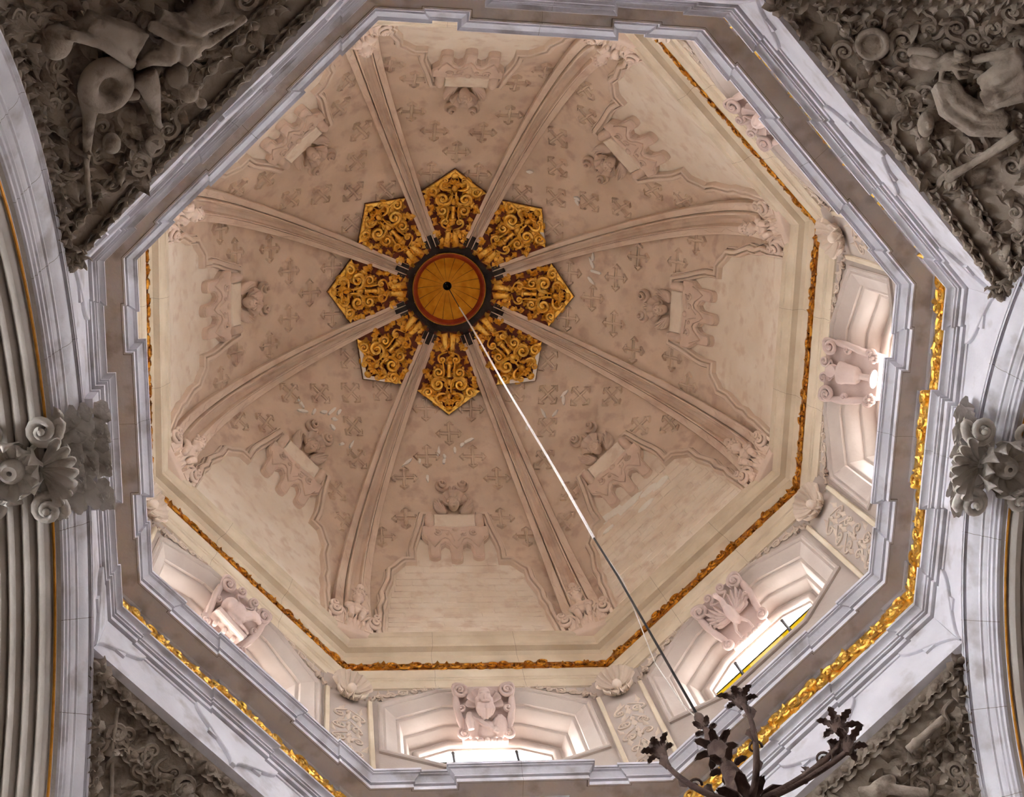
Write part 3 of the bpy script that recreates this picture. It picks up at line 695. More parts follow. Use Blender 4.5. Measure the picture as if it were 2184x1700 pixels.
# ---- ribs of the dome (chart at the corner direction placed on azimuth 90)
def ribp(x, v, h):
    r0, z0 = prof(v - 0.06); r1, z1 = prof(v + 0.06); r, z = prof(v); da, dz = (r1 - r0), z1 - z0; l = math.hypot(da, dz) or 1
    return (x, r - h * dz / l, ZD + z + h * da / l)
nv = 44; base = ribp(0, 0.03, 0.1)
def ribw(v): return 0.335 - 0.205 * min(1, v / VT) ** 1.1
def rib_mesh(sec, name, m):
    mb = MB(); vv = []; ff = []; k = len(sec)
    for i in range(nv + 1):
        v = 0.02 + (VT - 0.10) * i / nv; W_ = ribw(v)
        for x, h in sec: vv.append(ribp(x * W_, v, h * (0.55 + 0.45 * W_ / 0.315)))
    for i in range(nv):
        for j in range(k - 1): a = i * k + j; ff.append((a, a + 1, a + k + 1, a + k))
    ff.append(tuple(range(k))); mb.add(vv, ff); return local(mb, base).data(name, m, 30)
rib_l = rib_mesh([(-1.0, 0.02), (-1.0, 0.245), (-0.97, 0.26), (-0.53, 0.26), (-0.52, 0.15)], 'rib_flank', 'rib')
rib_r = rib_mesh([(1.0, 0.02), (1.0, 0.245), (0.97, 0.26), (0.53, 0.26), (0.52, 0.15)], 'rib_flank', 'rib')
rib_c = rib_mesh([(-0.52, 0.17), (-0.46, 0.17), (-0.46, 0.30), (-0.43, 0.325), (-0.36, 0.325), (-0.33, 0.30), (-0.33, 0.19), (-0.26, 0.185), (-0.1, 0.15), (0.1, 0.15), (0.26, 0.185), (0.33, 0.19), (0.33, 0.30), (0.36, 0.325), (0.43, 0.325), (0.46, 0.30), (0.46, 0.17), (0.52, 0.17)], 'rib_channel', 'rib')
vine = []
for s in (-1, 1):
    mb = MB(); pth = []
    for i in range(140):
        v = 0.5 + (VT - 1.6) * i / 139; W_ = ribw(v); x = s * W_ * (0.76 + 0.11 * math.sin(v * 5.0 + s + 1.5 * math.sin(v * 2.3)) + 0.05 * math.sin(v * 17 + s)); pth.append(ribp(x, v, 0.262 * (0.55 + 0.45 * W_ / 0.315)))
    mb.add(*tube(pth, 0.0038, 4)); vine.append(local(mb, base).data('wavy_line', 'rib'))
rib_proto = [('rib_flank', rib_l), ('rib_flank', rib_r), ('rib_channel', rib_c), ('wavy_line', vine[0], 'thin wavy carved line'), ('wavy_line', vine[1], 'thin wavy carved line')]
for k in range(8):
    az = 22.5 + 45 * k; build(rib_proto, 'dome_rib', 'stone dome rib between %s and %s' % (facename(az - 22.5), facename(az + 22.5)), 'rib', 'ribs of the dome', at(base, az - 90))

# ---- cherub cartouche on each web
V0 = 3.88; cbase = webp(0, V0, 0.0)
def wmap(mb): mb.map(lambda x, y, h: webp(x, V0 + y, h * 1.35)); return local(mb, cbase)
parts = []
mb = MB(); mb.add(*prism([(-0.37, -0.13), (0, -0.19), (0.37, -0.13), (0.37, 0.15), (-0.37, 0.15)], 0.0, 0.115, 0.015)); plq = wmap(mb).data('blank_plaque', 'panel', 30)
curls = []
for s in (-1, 1):
    m2 = MB(); m2.add(*tube([(s * 0.45, -0.10, 0.07), (s * 0.45, 0.10, 0.07)], 0.085, 10)); m2.add(*ell((s * 0.45, -0.10, 0.07), 0.085, 10, 6)); m2.add(*ell((s * 0.45, 0.10, 0.07), 0.085, 10, 6)); curls.append(wmap(m2).data('plaque_curl', 'relief', 60))
# lambrequin with three tongues
out = [(-0.60, -0.12), (-0.60, -0.36), (-0.55, -0.44), (-0.49, -0.52), (-0.485, -0.86)]
def tongue(cx, yb, w_): return [(cx + w_ * math.cos(PI + PI * i / 8), yb + w_ * math.sin(PI + PI * i / 8) * 0.9) for i in range(9)]
out += tongue(-0.385, -0.90, 0.10) + [(-0.285, -0.74), (-0.26, -0.64), (-0.19, -0.58), (-0.12, -0.64), (-0.10, -0.76)] + tongue(0, -1.0, 0.10) + [(0.10, -0.76), (0.12, -0.64), (0.19, -0.58), (0.26, -0.64), (0.285, -0.74)] + tongue(0.385, -0.90, 0.10) + [(0.485, -0.86), (0.49, -0.52), (0.55, -0.44), (0.60, -0.36), (0.60, -0.12)]
mb = MB(); mb.add(*prism(inset(out, 0.014), 0.0, 0.10, 0.012)); lam = wmap(mb).data('lambrequin', 'relief', 30)
mb = MB(); mb.add(*prism(out, 0.0, 0.075)); lam_edge = wmap(mb).data('tongue_edge', 'relief', 30)
hem = MB(); pth = [(-0.5, -0.42, 0.075)] + [(x, y, 0.075) for x, y in [(-0.44, -0.60), (-0.385, -0.72), (-0.33, -0.62), (-0.26, -0.50), (-0.19, -0.46), (-0.12, -0.50), (-0.06, -0.66), (0, -0.76), (0.06, -0.66), (0.12, -0.50), (0.19, -0.46), (0.26, -0.50), (0.33, -0.62), (0.385, -0.72), (0.44, -0.60), (0.5, -0.42)]]
hem.add(*tube([(x, y, 0.105) for x, y, z in pth], 0.016, 5))
for s in (-1, 1):
    volute(hem, s * 0.32, -0.33, 0.075, PI / 2, -s, 1.4, 0.105, 0.02, tail=(s * 0.10, -0.28))
    volute(hem, s * 0.13, -0.36, 0.05, 0, s, 1.2, 0.105, 0.015, tail=(s * 0.03, -0.55))
hem.add(*ell((0, -0.24, 0.10), (0.06, 0.045, 0.04), 8, 5)); hem_me = wmap(hem).data('scrolled_hem', 'relief', 60)
shl = MB(); v, f = shell(0.25, -0.3, PI + 0.3, 5, 0.55, 6, 0.9); shl.add(v, f, Matrix.Translation((0, 0.45, 0.05))); shell_me = wmap(shl).data('scallop_shell', 'relief', 50)
hd = MB(); hd.add(*ell((0, 0.36, 0.14), (0.10, 0.125, 0.11), 14, 10)); hd.add(*ell((0, 0.345, 0.25), (0.022, 0.03, 0.03), 6, 5))
for s in (-1, 1): hd.add(*ell((s * 0.04, 0.385, 0.235), (0.022, 0.014, 0.014), 6, 4)); hd.add(*ell((s * 0.05, 0.32, 0.21), (0.035, 0.035, 0.03), 7, 5)); hd.add(*ell((s * 0.10, 0.36, 0.13), (0.02, 0.035, 0.02), 6, 4))
hd.add(*ell((0, 0.285, 0.225), (0.03, 0.012, 0.015), 6, 4)); hd.add(*ell((0, 0.26, 0.2), (0.04, 0.025, 0.03), 6, 4))
for k in range(9): a = PI * k / 8; hd.add(*ell((0.10 * math.cos(a), 0.40 + 0.085 * math.sin(a), 0.17), 0.035, 6, 5))
head_me = wmap(hd).data('cherub_head', 'relief', 70)
wings = []
for s in (-1, 1):
    m2 = MB()
    for k in range(6):
        a = (0.35 + 0.22 * k); M_ = Matrix.Translation((s * 0.13, 0.28, 0.05)) @ Matrix.Rotation(-s * a if s > 0 else a, 4, 'Z'); L_ = 0.32 - 0.03 * abs(k - 2)
        m2.add(*leaf(L_, 0.10, 0.6, 6, 1, 0.4), M_)
    wings.append(wmap(m2).data('wing', 'relief', 50))
vols = []
for s in (-1, 1):
    m2 = MB(); volute(m2, s * 0.19, 0.90, 0.115, PI / 2 + s * 1.9, -s, 1.8, 0.04, 0.036, tail=(s * 0.03, 0.64), rise=0.10); vols.append(wmap(m2).data('volute', 'relief', 60))
cart = [('blank_plaque', plq, 'smooth blank plaque')] + [('plaque_curl', c) for c in curls] + [('lambrequin', lam, None, [('scrolled_hem', hem_me), ('tongue_edge', lam_edge)]), ('scallop_shell', shell_me), ('cherub_head', head_me)] + [('wing', q) for q in wings] + [('volute', q) for q in vols]
for az in SAZ:
    build(cart, 'cherub_cartouche', 'carved cherub head over a blank plaque, on the web above %s' % facename(az), 'relief', 'cherub cartouches round the dome', at(cbase, az - 90))

# ---- gilded kite-shaped plaques round the lantern
PV = 6.33; pb = webp(0, 7.1, 0.03); pt = Vector(webp(0, PV, 0.05)); pin = Vector(webp(0, 7.98, 0.10)); py = (pin - pt); PL = py.length; py.normalize(); px = Vector((1, 0, 0)); pn = px.cross(py)
# local chart: x right, y from tip (0) to the lantern (PL), z towards the viewer
PM = Matrix(((px.x, py.x, pn.x, pt.x), (px.y, py.y, pn.y, pt.y), (px.z, py.z, pn.z, pt.z), (0, 0, 0, 1)))
pent = [(0, 0), (0.60, 0.46), (0.27, PL), (-0.27, PL), (-0.60, 0.46)]
mb = MB(); mb.add(*prism(pent, -0.03, 0.02)); pl_back = mb.data('red_ground', 'redback', 0)
rims = []
ri = inset(pent, 0.072)
for a, b in ((4, 0), (0, 1)):
    m2 = MB(); v, f = prism([pent[a], pent[b], ri[b], ri[a]], 0.0, 0.055, 0.006); m2.add(v, f); rims.append(m2.data('gilt_rim', 'gold', 0))
def petal_scrolls():
    P = []
    for s in (-1, 1):
        m2 = MB(); volute(m2, s * 0.21, 0.57, 0.125, PI / 2 + s * 0.4, s, 1.5, 0.085, 0.042, tail=(s * 0.04, 0.42)); P.append(('c_scroll', m2))
        m2 = MB(); volute(m2, s * 0.20, 0.80, 0.10, -PI / 2, -s, 1.4, 0.08, 0.034, tail=(s * 0.12, 1.02)); P.append(('c_scroll', m2))
        m2 = MB(); volute(m2, s * 0.40, 0.42, 0.09, PI * (0.5 - 0.4 * s), -s, 1.3, 0.07, 0.034, tail=(s * 0.22, 0.36)); P.append(('c_scroll', m2))
        m2 = MB(); volute(m2, s * 0.17, 0.21, 0.06, PI / 2, s, 1.4, 0.06, 0.022, tail=(s * 0.05, 0.11)); P.append(('c_scroll', m2))
        m2 = MB(); m2.add(*tube(bez((s * 0.07, 0.40, 0.05), (s * 0.28, 0.42, 0.09), (s * 0.30, 0.26, 0.08), (s * 0.18, 0.22, 0.06), 12), [0.018 + 0.02 * math.sin(PI * i / 11) for i in range(12)], 7)); P.append(('acanthus_stem', m2))
        m2 = MB()
        for (x, y, a, L_) in ((0.37, 0.58, 2.2, 0.16), (0.34, 0.70, 2.7, 0.15), (0.30, 0.86, 2.4, 0.15), (0.47, 0.46, 1.6, 0.13), (0.14, 0.33, 2.6, 0.13), (0.25, 0.97, 2.0, 0.14)):
            m2.add(*leaf(L_, L_ * 0.8, 1.5, 6, 2, 0.3), Matrix.Translation((s * x, y, 0.02)) @ Matrix.Rotation(s * a, 4, 'Z'))
        for k in range(9):
            t = k / 8; x = 0.53 + (0.24 - 0.53) * t; y = 0.48 + (PL - 0.55) * t; m2.add(*leaf(0.15, 0.12, 1.6, 6, 2, 0.3), Matrix.Translation((s * x, y, 0.02)) @ Matrix.Rotation(s * (1.2 + 1.3 * (k % 2)), 4, 'Z'))
        for (x, y) in ((0.33, 0.63), (0.30, 0.76), (0.27, 0.90), (0.36, 0.50), (0.10, 0.73), (0.09, 0.85)): m2.add(*ell((s * x, y, 0.04), (0.03, 0.035, 0.03), 7, 5))
        P.append(('gilt_leaves', m2))
        m2 = MB(); volute(m2, s * 0.13, 1.05, 0.065, 0 if s > 0 else PI, s, 1.3, 0.07, 0.026, tail=(s * 0.03, 1.2)); P.append(('c_scroll', m2))
    rg = random.Random(6); m2 = MB()
    for q in range(46):
        y = rg.uniform(0.22, PL - 0.1); hwp = (0.60 * y / 0.46 if y < 0.46 else 0.60 - 0.33 * (y - 0.46) / (PL - 0.46)) - 0.10; x = rg.uniform(0.02, max(0.03, hwp))
        for sg in (-1, 1): m2.add(*leaf(0.17, 0.13, 1.1, 5, 2, 0.3), Matrix.Translation((sg * x, y, 0.0)) @ Matrix.Rotation(sg * rg.uniform(-2.5, 2.5), 4, 'Z'))
    P.append(('gilt_leaves', m2))
    m2 = MB(); m2.add(*ell((0, 0.62, 0.07), (0.06, 0.075, 0.06), 12, 8)); m2.add(*tube([(0.09 * math.cos(a), 0.60 + 0.10 * math.sin(a), 0.06) for a in [PI + PI * i / 10 for i in range(11)]], 0.016, 6)); P.append(('egg_boss', m2))
    m2 = MB(); m2.add(*ell((0, 0.115, 0.06), (0.075, 0.06, 0.05), 10, 7)); m2.add(*tube([(-0.07, 0.115, 0.07), (0.07, 0.115, 0.07)], 0.016, 6)); P.append(('tip_bud', m2))
    m2 = MB()
    v, f = shell(0.13, 0.2, PI - 0.2, 5, 0.5, 4, 0.7); m2.add(v, f, Matrix.Translation((0, 0.30, 0.06)) @ Matrix.Rotation(PI, 4, 'Z')); m2.add(*ell((0, 0.36, 0.06), (0.05, 0.07, 0.05), 8, 6)); P.append(('shell_fan', m2))
    m2 = MB(); m2.add(*tube([(0, 0.72, 0.05), (0, 0.82, 0.07), (0, 0.95, 0.06)], [0.05, 0.032, 0.05], 8)); m2.add(*ell((0, 0.99, 0.06), (0.075, 0.04, 0.06), 10, 6)); P.append(('baluster', m2))
    m2 = MB()
    for s in (-1, 1): v, f = prism([(s * 0.015, 1.22), (s * 0.11, 1.26), (s * 0.16, PL - 0.06), (s * 0.02, PL - 0.02)], 0.0, 0.08, 0.025); m2.add(v, f)
    P.append(('tulip_cup', m2)); return P
plaque = [('red_ground', pl_back, 'dark red ground')] + [('gilt_rim', r) for r in rims] + [(nm, m2.data(nm, 'gold', 50)) for nm, m2 in petal_scrolls()]
bare_l = MB(); 
def rim_patch(a, b, t0, t1):
    A, B, C, D = [np.array(q) for q in (pent[a], pent[b], ri[b], ri[a])]
    m2 = MB(); m2.add(*prism([tuple(A + (B - A) * t0), tuple(A + (B - A) * t1), tuple(D + (C - D) * t1), tuple(D + (C - D) * t0)], 0.01, 0.058, 0.004)); return m2.data('bare_rim_patch', 'bare', 0)
pdesc = {135: ' with a bare white corner', 45: ' with bare white rim at its tip', 315: ' with a small white chip on its rim'}
for az in SAZ:
    e = build(plaque, 'gilded_plaque', 'gilded kite-shaped plaque%s, towards %s' % (pdesc.get(az, ''), facename(az)), 'plaque', 'gilded plaques round the lantern', RZ(az - 90) @ PM)
    if az == 135: obj('bare_rim_patch', rim_patch(0, 1, 0.0, 0.55), e); obj('bare_rim_patch', rim_patch(4, 0, 0.25, 1.0), e)
    if az == 45: obj('bare_rim_patch', rim_patch(0, 1, 0.0, 0.75), e); obj('bare_rim_patch', rim_patch(4, 0, 0.35, 1.0), e)
    if az == 315: obj('bare_rim_patch', rim_patch(4, 0, 0.12, 0.40), e)

# ---- lantern eye
zl = ZD + prof(VT)[1]
lan = tag(empty('lantern_eye', Matrix.Translation((0, 0, zl))), 'ochre lantern bowl with red rim and dark octagonal collar at the dome crown', 'lantern')
rl = 0.66
def lathe(pr, n=32, M=None, phase=0.0):
    v = []; f = []; m = len(pr)
    for i in range(n):
        a = 2 * PI * i / n + phase; v += [(r * math.cos(a), r * math.sin(a), z) for r, z in pr]
    for i in range(n):
        for j in range(m - 1): a = i * m + j; b = ((i + 1) % n) * m + j; f.append((a, b, b + 1, a + 1))
    return v, f
mb = MB(); mb.add(*lathe([(1.14, 0.10), (1.08, -0.14), (1.0, -0.17), (0.90, -0.10), (0.82, -0.02), (0.715, 0.02), (0.70, 0.4)], 8, phase=PI / 8)); obj('dark_collar', mb.data('dark_collar', 'soot', 30), lan)
for k in range(8):
    a = PI / 8 + k * PI / 4; m2 = MB(); m2.add(*box(-0.08, 0.14, -0.13, 0.13, -0.24, 0.10)); o = obj('collar_block', m2.data('collar_block', 'soot', 0), lan, Matrix.Translation((0.97 * math.cos(a), 0.97 * math.sin(a), 0)) @ Matrix.Rotation(a, 4, 'Z'))
mb = MB(); mb.add(*lathe([(0.71, 0.02), (0.685, -0.03), (0.65, -0.03), (0.63, 0.0), (0.60, 0.03), (0.60, 0.08)], 40)); obj('red_rim', mb.data('red_rim', 'lanternrim', 40), lan)
mb = MB(); mb.add(*tube([(0.692 * math.cos(2 * PI * k / 40), 0.692 * math.sin(2 * PI * k / 40), -0.02) for k in range(40)], 0.014, 6, closed=True)); obj('gilt_bead', mb.data('gilt_bead', 'goldline'), lan)
ng = 18
for k in range(ng):
    a0 = 2 * PI * k / ng + 0.008; a1 = 2 * PI * (k + 1) / ng - 0.008; m2 = MB(); vv = []; ff = []
    for q in range(9):
        t = q / 8; r = 0.61 + (0.085 - 0.61) * t; z = 0.06 + 0.42 * math.sin(t * PI / 2)
        for j in range(4): a = a0 + (a1 - a0) * j / 3; vv.append((r * math.cos(a), r * math.sin(a), z))
    for q in range(8):
        for j in range(3): a = q * 4 + j; ff.append((a, a + 1, a + 5, a + 4))
    m2.add(vv, ff); obj('ochre_gore', m2.data('ochre_gore', 'lantern', 60), lan)
mb = MB(); mb.add(*lathe([(0.66, 0.1), (0.5, 0.5), (0.10, 0.62), (0.09, 0.9), (0.001, 0.9)], 24)); obj('cable_hole_shade', mb.data('cable_hole_shade', 'black', 40), lan)  # black lining: the hole's inner shade is put into its colour

# ---- cherubs seated on the cornice at the foot of each rib
def kmap(mb): mb.map(lambda x, y, h: (x, 4.83 - 0.28 * y - h, ZD + y)); return local(mb, kbase)
kbase = (0, 4.83, ZD)
mb = MB(); mb.add(*ell((0, 0.46, 0.02), (0.115, 0.15, 0.10), 12, 8)); mb.add(*ell((0, 0.36, 0.05), (0.10, 0.09, 0.09), 10, 7)); mb.add(*ell((0, 0.715, 0.06), (0.085, 0.095, 0.085), 12, 9)); mb.add(*tube([(0, 0.55, 0.03), (0, 0.66, 0.05)], 0.05, 8))
for s_ in (-1, 1):
    mb.add(*tube([(s_ * 0.09, 0.56, 0.03), (s_ * 0.17, 0.47, 0.05), (s_ * 0.15, 0.38, 0.10), (s_ * 0.06, 0.36, 0.14)], [0.05, 0.045, 0.038, 0.034], 8))
    mb.add(*tube([(s_ * 0.07, 0.36, 0.06), (s_ * 0.10, 0.27, 0.13), (s_ * 0.07, 0.17, 0.08)], [0.065, 0.06, 0.045], 8)); mb.add(*ell((s_ * 0.07, 0.15, 0.11), (0.035, 0.03, 0.055), 8, 5))
    mb.add(*ell((s_ * 0.035, 0.70, 0.13), (0.03, 0.03, 0.02), 7, 5)); mb.add(*ell((s_ * 0.088, 0.715, 0.06), (0.015, 0.025, 0.02), 6, 4))
mb.add(*ell((0, 0.71, 0.15), (0.016, 0.025, 0.022), 6, 4)); mb.add(*ell((0, 0.665, 0.135), (0.022, 0.012, 0.014), 6, 4))
body = remeshed(kmap(mb), 'putto_body', 'relief', 0.014, 2)
mb = MB()
for k in range(11): a = 2 * PI * k / 11; mb.add(*ell((0.085 * math.cos(a), 0.755 + 0.02 * math.sin(2 * a), 0.06 + 0.075 * math.sin(a)), 0.03, 6, 5))
hair = kmap(mb).data('curled_hair', 'relief', 60)
mb = MB(); mb.add(*ell((0, 0.84, 0.05), (0.10, 0.035, 0.09), 12, 6)); mb.add(*ell((0, 0.92, 0.05), (0.075, 0.06, 0.075), 12, 6)); mb.add(*tube([(0, 0.96, 0.05), (0, 1.02, 0.05)], [0.05, 0.065], 10))
for k in range(8): a = 2 * PI * k / 8; mb.add(*leaf(0.10, 0.07, 1.6, 4, 1, 0.3), Matrix.Translation((0.07 * math.cos(a), 0.85, 0.05 + 0.07 * math.sin(a))) @ Matrix.Rotation(a + PI / 2, 4, 'Y'))
hat = kmap(mb).data('headdress', 'relief', 60)
kv = []
for s_ in (-1, 1):
    m2 = MB(); volute(m2, s_ * 0.31, 0.22, 0.115, PI / 2, s_, 1.9, 0.05, 0.036, tail=(s_ * 0.12, 0.10), rise=0.08, k=8); m2.add(*tube([(s_ * 0.31, 0.22, -0.05), (s_ * 0.31, 0.22, 0.06)], [0.12, 0.07], 14)); kv.append(kmap(m2).data('large_volute', 'relief', 60))
    m2 = MB(); volute(m2, s_ * 0.35, 0.41, 0.07, -PI / 2, -s_, 1.5, 0.04, 0.03, tail=(s_ * 0.24, 0.42), rise=0.05, k=7); kv.append(kmap(m2).data('small_volute', 'relief', 60))
mb = MB(); mb.add(*prism([(-0.34, -0.14), (0.34, -0.14), (0.30, 0.14), (0.16, 0.24), (-0.16, 0.24), (-0.30, 0.14)], -0.06, 0.06, 0.02))
for k in range(7): mb.add(*leaf(0.20, 0.09, 0.8, 5, 2, 0.3), Matrix.Translation((-0.21 + 0.07 * k, 0.01, 0.05)))
fan = kmap(mb).data('leaf_base', 'relief', 40)
putto = [('putto_body', body, None, [('curled_hair', hair), ('headdress', hat)]), ('leaf_base', fan)] + [(m_.name.split('.')[0], m_) for m_ in kv]
for k in range(8):
    az = 22.5 + 45 * k; build(putto, 'seated_cherub', 'seated cherub between %s and %s' % (facename(az - 22.5), facename(az + 22.5)), 'cherub', 'cherubs at the feet of the ribs', at(kbase, az - 90))

# ---- scallop shells on the drum corners
sbase = cp_(0, 18.42, 0.0)
mb = MB(); v, f = shell(0.30, -0.12, PI + 0.12, 9, 0.5, 6, 1.0); mb.add([(x, y * 1.45 + 18.45, z + 0.03) for x, y, z in v], f); mb.map(cp_); sh_me = local(mb, sbase).data('scallop_shell', 'arab', 40)
mb = MB(); mb.add(*ell((0, 18.40, 0.10), (0.07, 0.10, 0.08), 10, 7))
for k in range(5): mb.add(*leaf(0.26, 0.13, 1.2, 6, 2, 0.3), Matrix.Translation((0, 18.40, 0.03)) @ Matrix.Rotation(PI + (k - 2) * 0.5, 4, 'Z') @ Matrix.Diagonal((1, 1.3, 1, 1)))
mb.map(cp_); boss_me = local(mb, sbase).data('leaf_boss', 'arab', 50)
sprays = []
for s_ in (-1, 1):
    m2 = MB(); rnd = random.Random(7)
    for k in range(8):
        t_ = k / 7; x = -(HWW - 0.20) + t_ * 1.12; y = 18.55 + 0.40 * t_; sc = 1.0 - 0.55 * t_
        volute(m2, x, y, 0.085 * sc, rnd.uniform(0, 6.28), 1 if k % 2 else -1, 1.3, 0.02, 0.022 * sc + 0.004, tail=(x + 0.16, y + 0.05), k=5)
        for q in range(2): m2.add(*leaf(0.16 * sc, 0.10 * sc, 1.0, 5, 2, 0.3), Matrix.Translation((x, y, 0.0)) @ Matrix.Rotation(rnd.uniform(0, 6.28), 4, 'Z'))
    m2.map(lambda x, y, h: sp(x, y, -h)); R_ = RZ(-22.5)
    m2.v = [tuple(R_ @ Vector(q)) for q in m2.v]
    if s_ < 0: m2.v = [(-x, y, z) for x, y, z in m2.v]
    sprays.append(local(m2, sbase).data('leaf_spray', 'arab', 50))
shellp = [('scallop_shell', sh_me), ('leaf_boss', boss_me), ('leaf_spray', sprays[0]), ('leaf_spray', sprays[1])]
for k in range(8):
    az = 22.5 + 45 * k
    build(shellp, 'shell_ornament', 'scallop shell between %s and %s' % (facename(az - 22.5), facename(az + 22.5)), 'shell', 'scallop shells on the drum corners', at(sbase, az - 90))

# ---- keystones of the drum windows
k1 = Vector((0, 5.25, 18.07 + ZC)); k0 = Vector((0, 4.74, 18.86 + ZC)); ky = (k0 - k1); KL = ky.length; ky.normalize(); kx = Vector((1, 0, 0)); kn = kx.cross(ky)
KM = Matrix(((kx.x, ky.x, kn.x, k1.x), (kx.y, ky.y, kn.y, k1.y), (kx.z, ky.z, kn.z, k1.z), (0, 0, 0, 1)))
mb = MB(); mb.add(*prism([(-0.31, 0.04), (0.31, 0.04), (0.41, KL), (-0.41, KL)], -0.14, 0.03, 0.01)); kb = mb.data('keystone_block', 'key', 0)
def kside(s_):
    m2 = MB(); volute(m2, s_ * 0.34, KL - 0.13, 0.11, PI / 2, -s_, 1.6, 0.10, 0.035, tail=(s_ * 0.36, 0.55), rise=0.05)
    volute(m2, s_ * 0.33, 0.52, 0.065, PI / 2 - s_ * 1.2, s_, 1.3, 0.10, 0.026, tail=(s_ * 0.37, 0.34), rise=0.03)
    m2.add(*tube(bez((s_ * 0.40, KL - 0.20, 0.07), (s_ * 0.40, 0.5, 0.10), (s_ * 0.36, 0.35, 0.10), (s_ * 0.31, 0.16, 0.08), 10), [0.045, 0.05, 0.055, 0.055, 0.05, 0.05, 0.055, 0.05, 0.045, 0.03], 8))
    volute(m2, s_ * 0.31, 0.12, 0.09, PI / 2, s_, 1.4, 0.09, 0.03, rise=0.03); return m2
sides = [kside(-1).data('side_scroll', 'key', 60), kside(1).data('side_scroll', 'key', 60)]
def kroot(az, label, motif):
    e = build([('keystone_block', kb)] + [('side_scroll', q) for q in sides] + motif, 'window_keystone', label, 'keystone', 'carved keystones of the drum windows', RZ(az - 90) @ KM); return e
# bearded bust
mb = MB()
mb.add(*ell((0, 0.66, 0.14), (0.10, 0.15, 0.11), 16, 12)); mb.add(*ell((0, 0.615, 0.26), (0.024, 0.055, 0.035), 8, 6)); mb.add(*ell((0, 0.76, 0.16), (0.085, 0.06, 0.08), 10, 7))
for s_ in (-1, 1):
    mb.add(*ell((s_ * 0.045, 0.70, 0.235), (0.038, 0.014, 0.022), 8, 5)); mb.add(*ell((s_ * 0.06, 0.62, 0.20), (0.035, 0.04, 0.03), 8, 5)); mb.add(*ell((s_ * 0.03, 0.555, 0.245), (0.04, 0.018, 0.02), 8, 5)); mb.add(*ell((s_ * 0.105, 0.62, 0.10), (0.03, 0.10, 0.05), 8, 6))
    for q in range(3): mb.add(*tube([(s_ * (0.025 + 0.03 * q), 0.55, 0.19), (s_ * (0.03 + 0.04 * q), 0.44, 0.21), (s_ * (0.02 + 0.03 * q), 0.30 + 0.03 * q, 0.17)], [0.034, 0.036, 0.016], 7))
    mb.add(*ell((s_ * 0.20, 0.24, 0.08), (0.12, 0.20, 0.09), 10, 8))
mb.add(*ell((0, 0.18, 0.06), (0.20, 0.17, 0.09), 12, 8))
for q in range(4): mb.add(*tube([(-0.22 + 0.05 * q, 0.38 - 0.02 * q, 0.14), (-0.05 + 0.05 * q, 0.22 - 0.03 * q, 0.16), (0.16, 0.10 + 0.05 * q, 0.14)], 0.018, 6))
bust = remeshed(mb, 'bust', 'key', 0.009, 1)
mb = MB(); v, f = shell(0.27, -0.35, PI + 0.35, 7, 0.4, 5, 0.8); mb.add(v, f, Matrix.Translation((0, 0.60, 0.04))); nimb = mb.data('shell_nimbus', 'key', 50)
mb = MB(); mb.add(*tube([(-0.23, 0.40, 0.16), (-0.235, 0.24, 0.22), (-0.22, 0.12, 0.20)], [0.04, 0.06, 0.045], 8)); sleeve = mb.data('raised_sleeve', 'key', 60)
mb = MB()
for k in range(5): mb.add(*ell((-0.18 + 0.09 * k, 0.0, 0.10), (0.05, 0.05, 0.05), 8, 6))
scal = mb.data('scalloped_hem', 'key', 60)
kroot(90, 'keystone carved with a long-bearded bust before a shell', [('bust', bust), ('shell_nimbus', nimb), ('raised_sleeve', sleeve), ('scalloped_hem', scal)])
# bird with spread wings
mb = MB(); mb.add(*ell((0, 0.42, 0.14), (0.085, 0.20, 0.10), 12, 9)); mb.add(*tube([(0, 0.58, 0.16), (0.02, 0.68, 0.20), (0.0, 0.74, 0.24)], [0.05, 0.038, 0.035], 8)); mb.add(*ell((0, 0.75, 0.26), (0.045, 0.045, 0.055), 9, 7)); mb.add(*tube([(0, 0.75, 0.29), (0, 0.71, 0.36)], [0.018, 0.004], 6))
for s_ in (-1, 1): mb.add(*tube([(s_ * 0.05, 0.28, 0.14), (s_ * 0.11, 0.16, 0.14), (s_ * 0.10, 0.05, 0.12)], [0.035, 0.022, 0.028], 7))
bird = remeshed(mb, 'bird_body', 'key', 0.013, 1); wn_ = []
for s_ in (-1, 1):
    m2 = MB()
    for k in range(7): m2.add(*leaf(0.36 - 0.03 * abs(k - 2), 0.085, 0.5, 6, 1, 0.4), Matrix.Translation((s_ * 0.06, 0.44, 0.08)) @ Matrix.Rotation(-s_ * (0.25 + 0.24 * k), 4, 'Z'))
    for k in range(5): m2.add(*leaf(0.20, 0.08, 0.6, 5, 1, 0.4), Matrix.Translation((s_ * 0.06, 0.44, 0.12)) @ Matrix.Rotation(-s_ * (0.3 + 0.34 * k), 4, 'Z'))
    wn_.append(m2.data('spread_wing', 'key', 50))
tc_ = []
for s_ in (-1, 1): m2 = MB(); volute(m2, s_ * 0.12, KL - 0.06, 0.075, -PI / 2, s_, 1.5, 0.10, 0.026, tail=(s_ * 0.03, 0.72), rise=0.04); tc_.append(m2.data('top_curl', 'key', 60))
kroot(45, 'keystone carved with a spread-winged bird', [('bird_body', bird)] + [('spread_wing', q) for q in wn_] + [('top_curl', q) for q in tc_] + [('scalloped_hem', scal)])
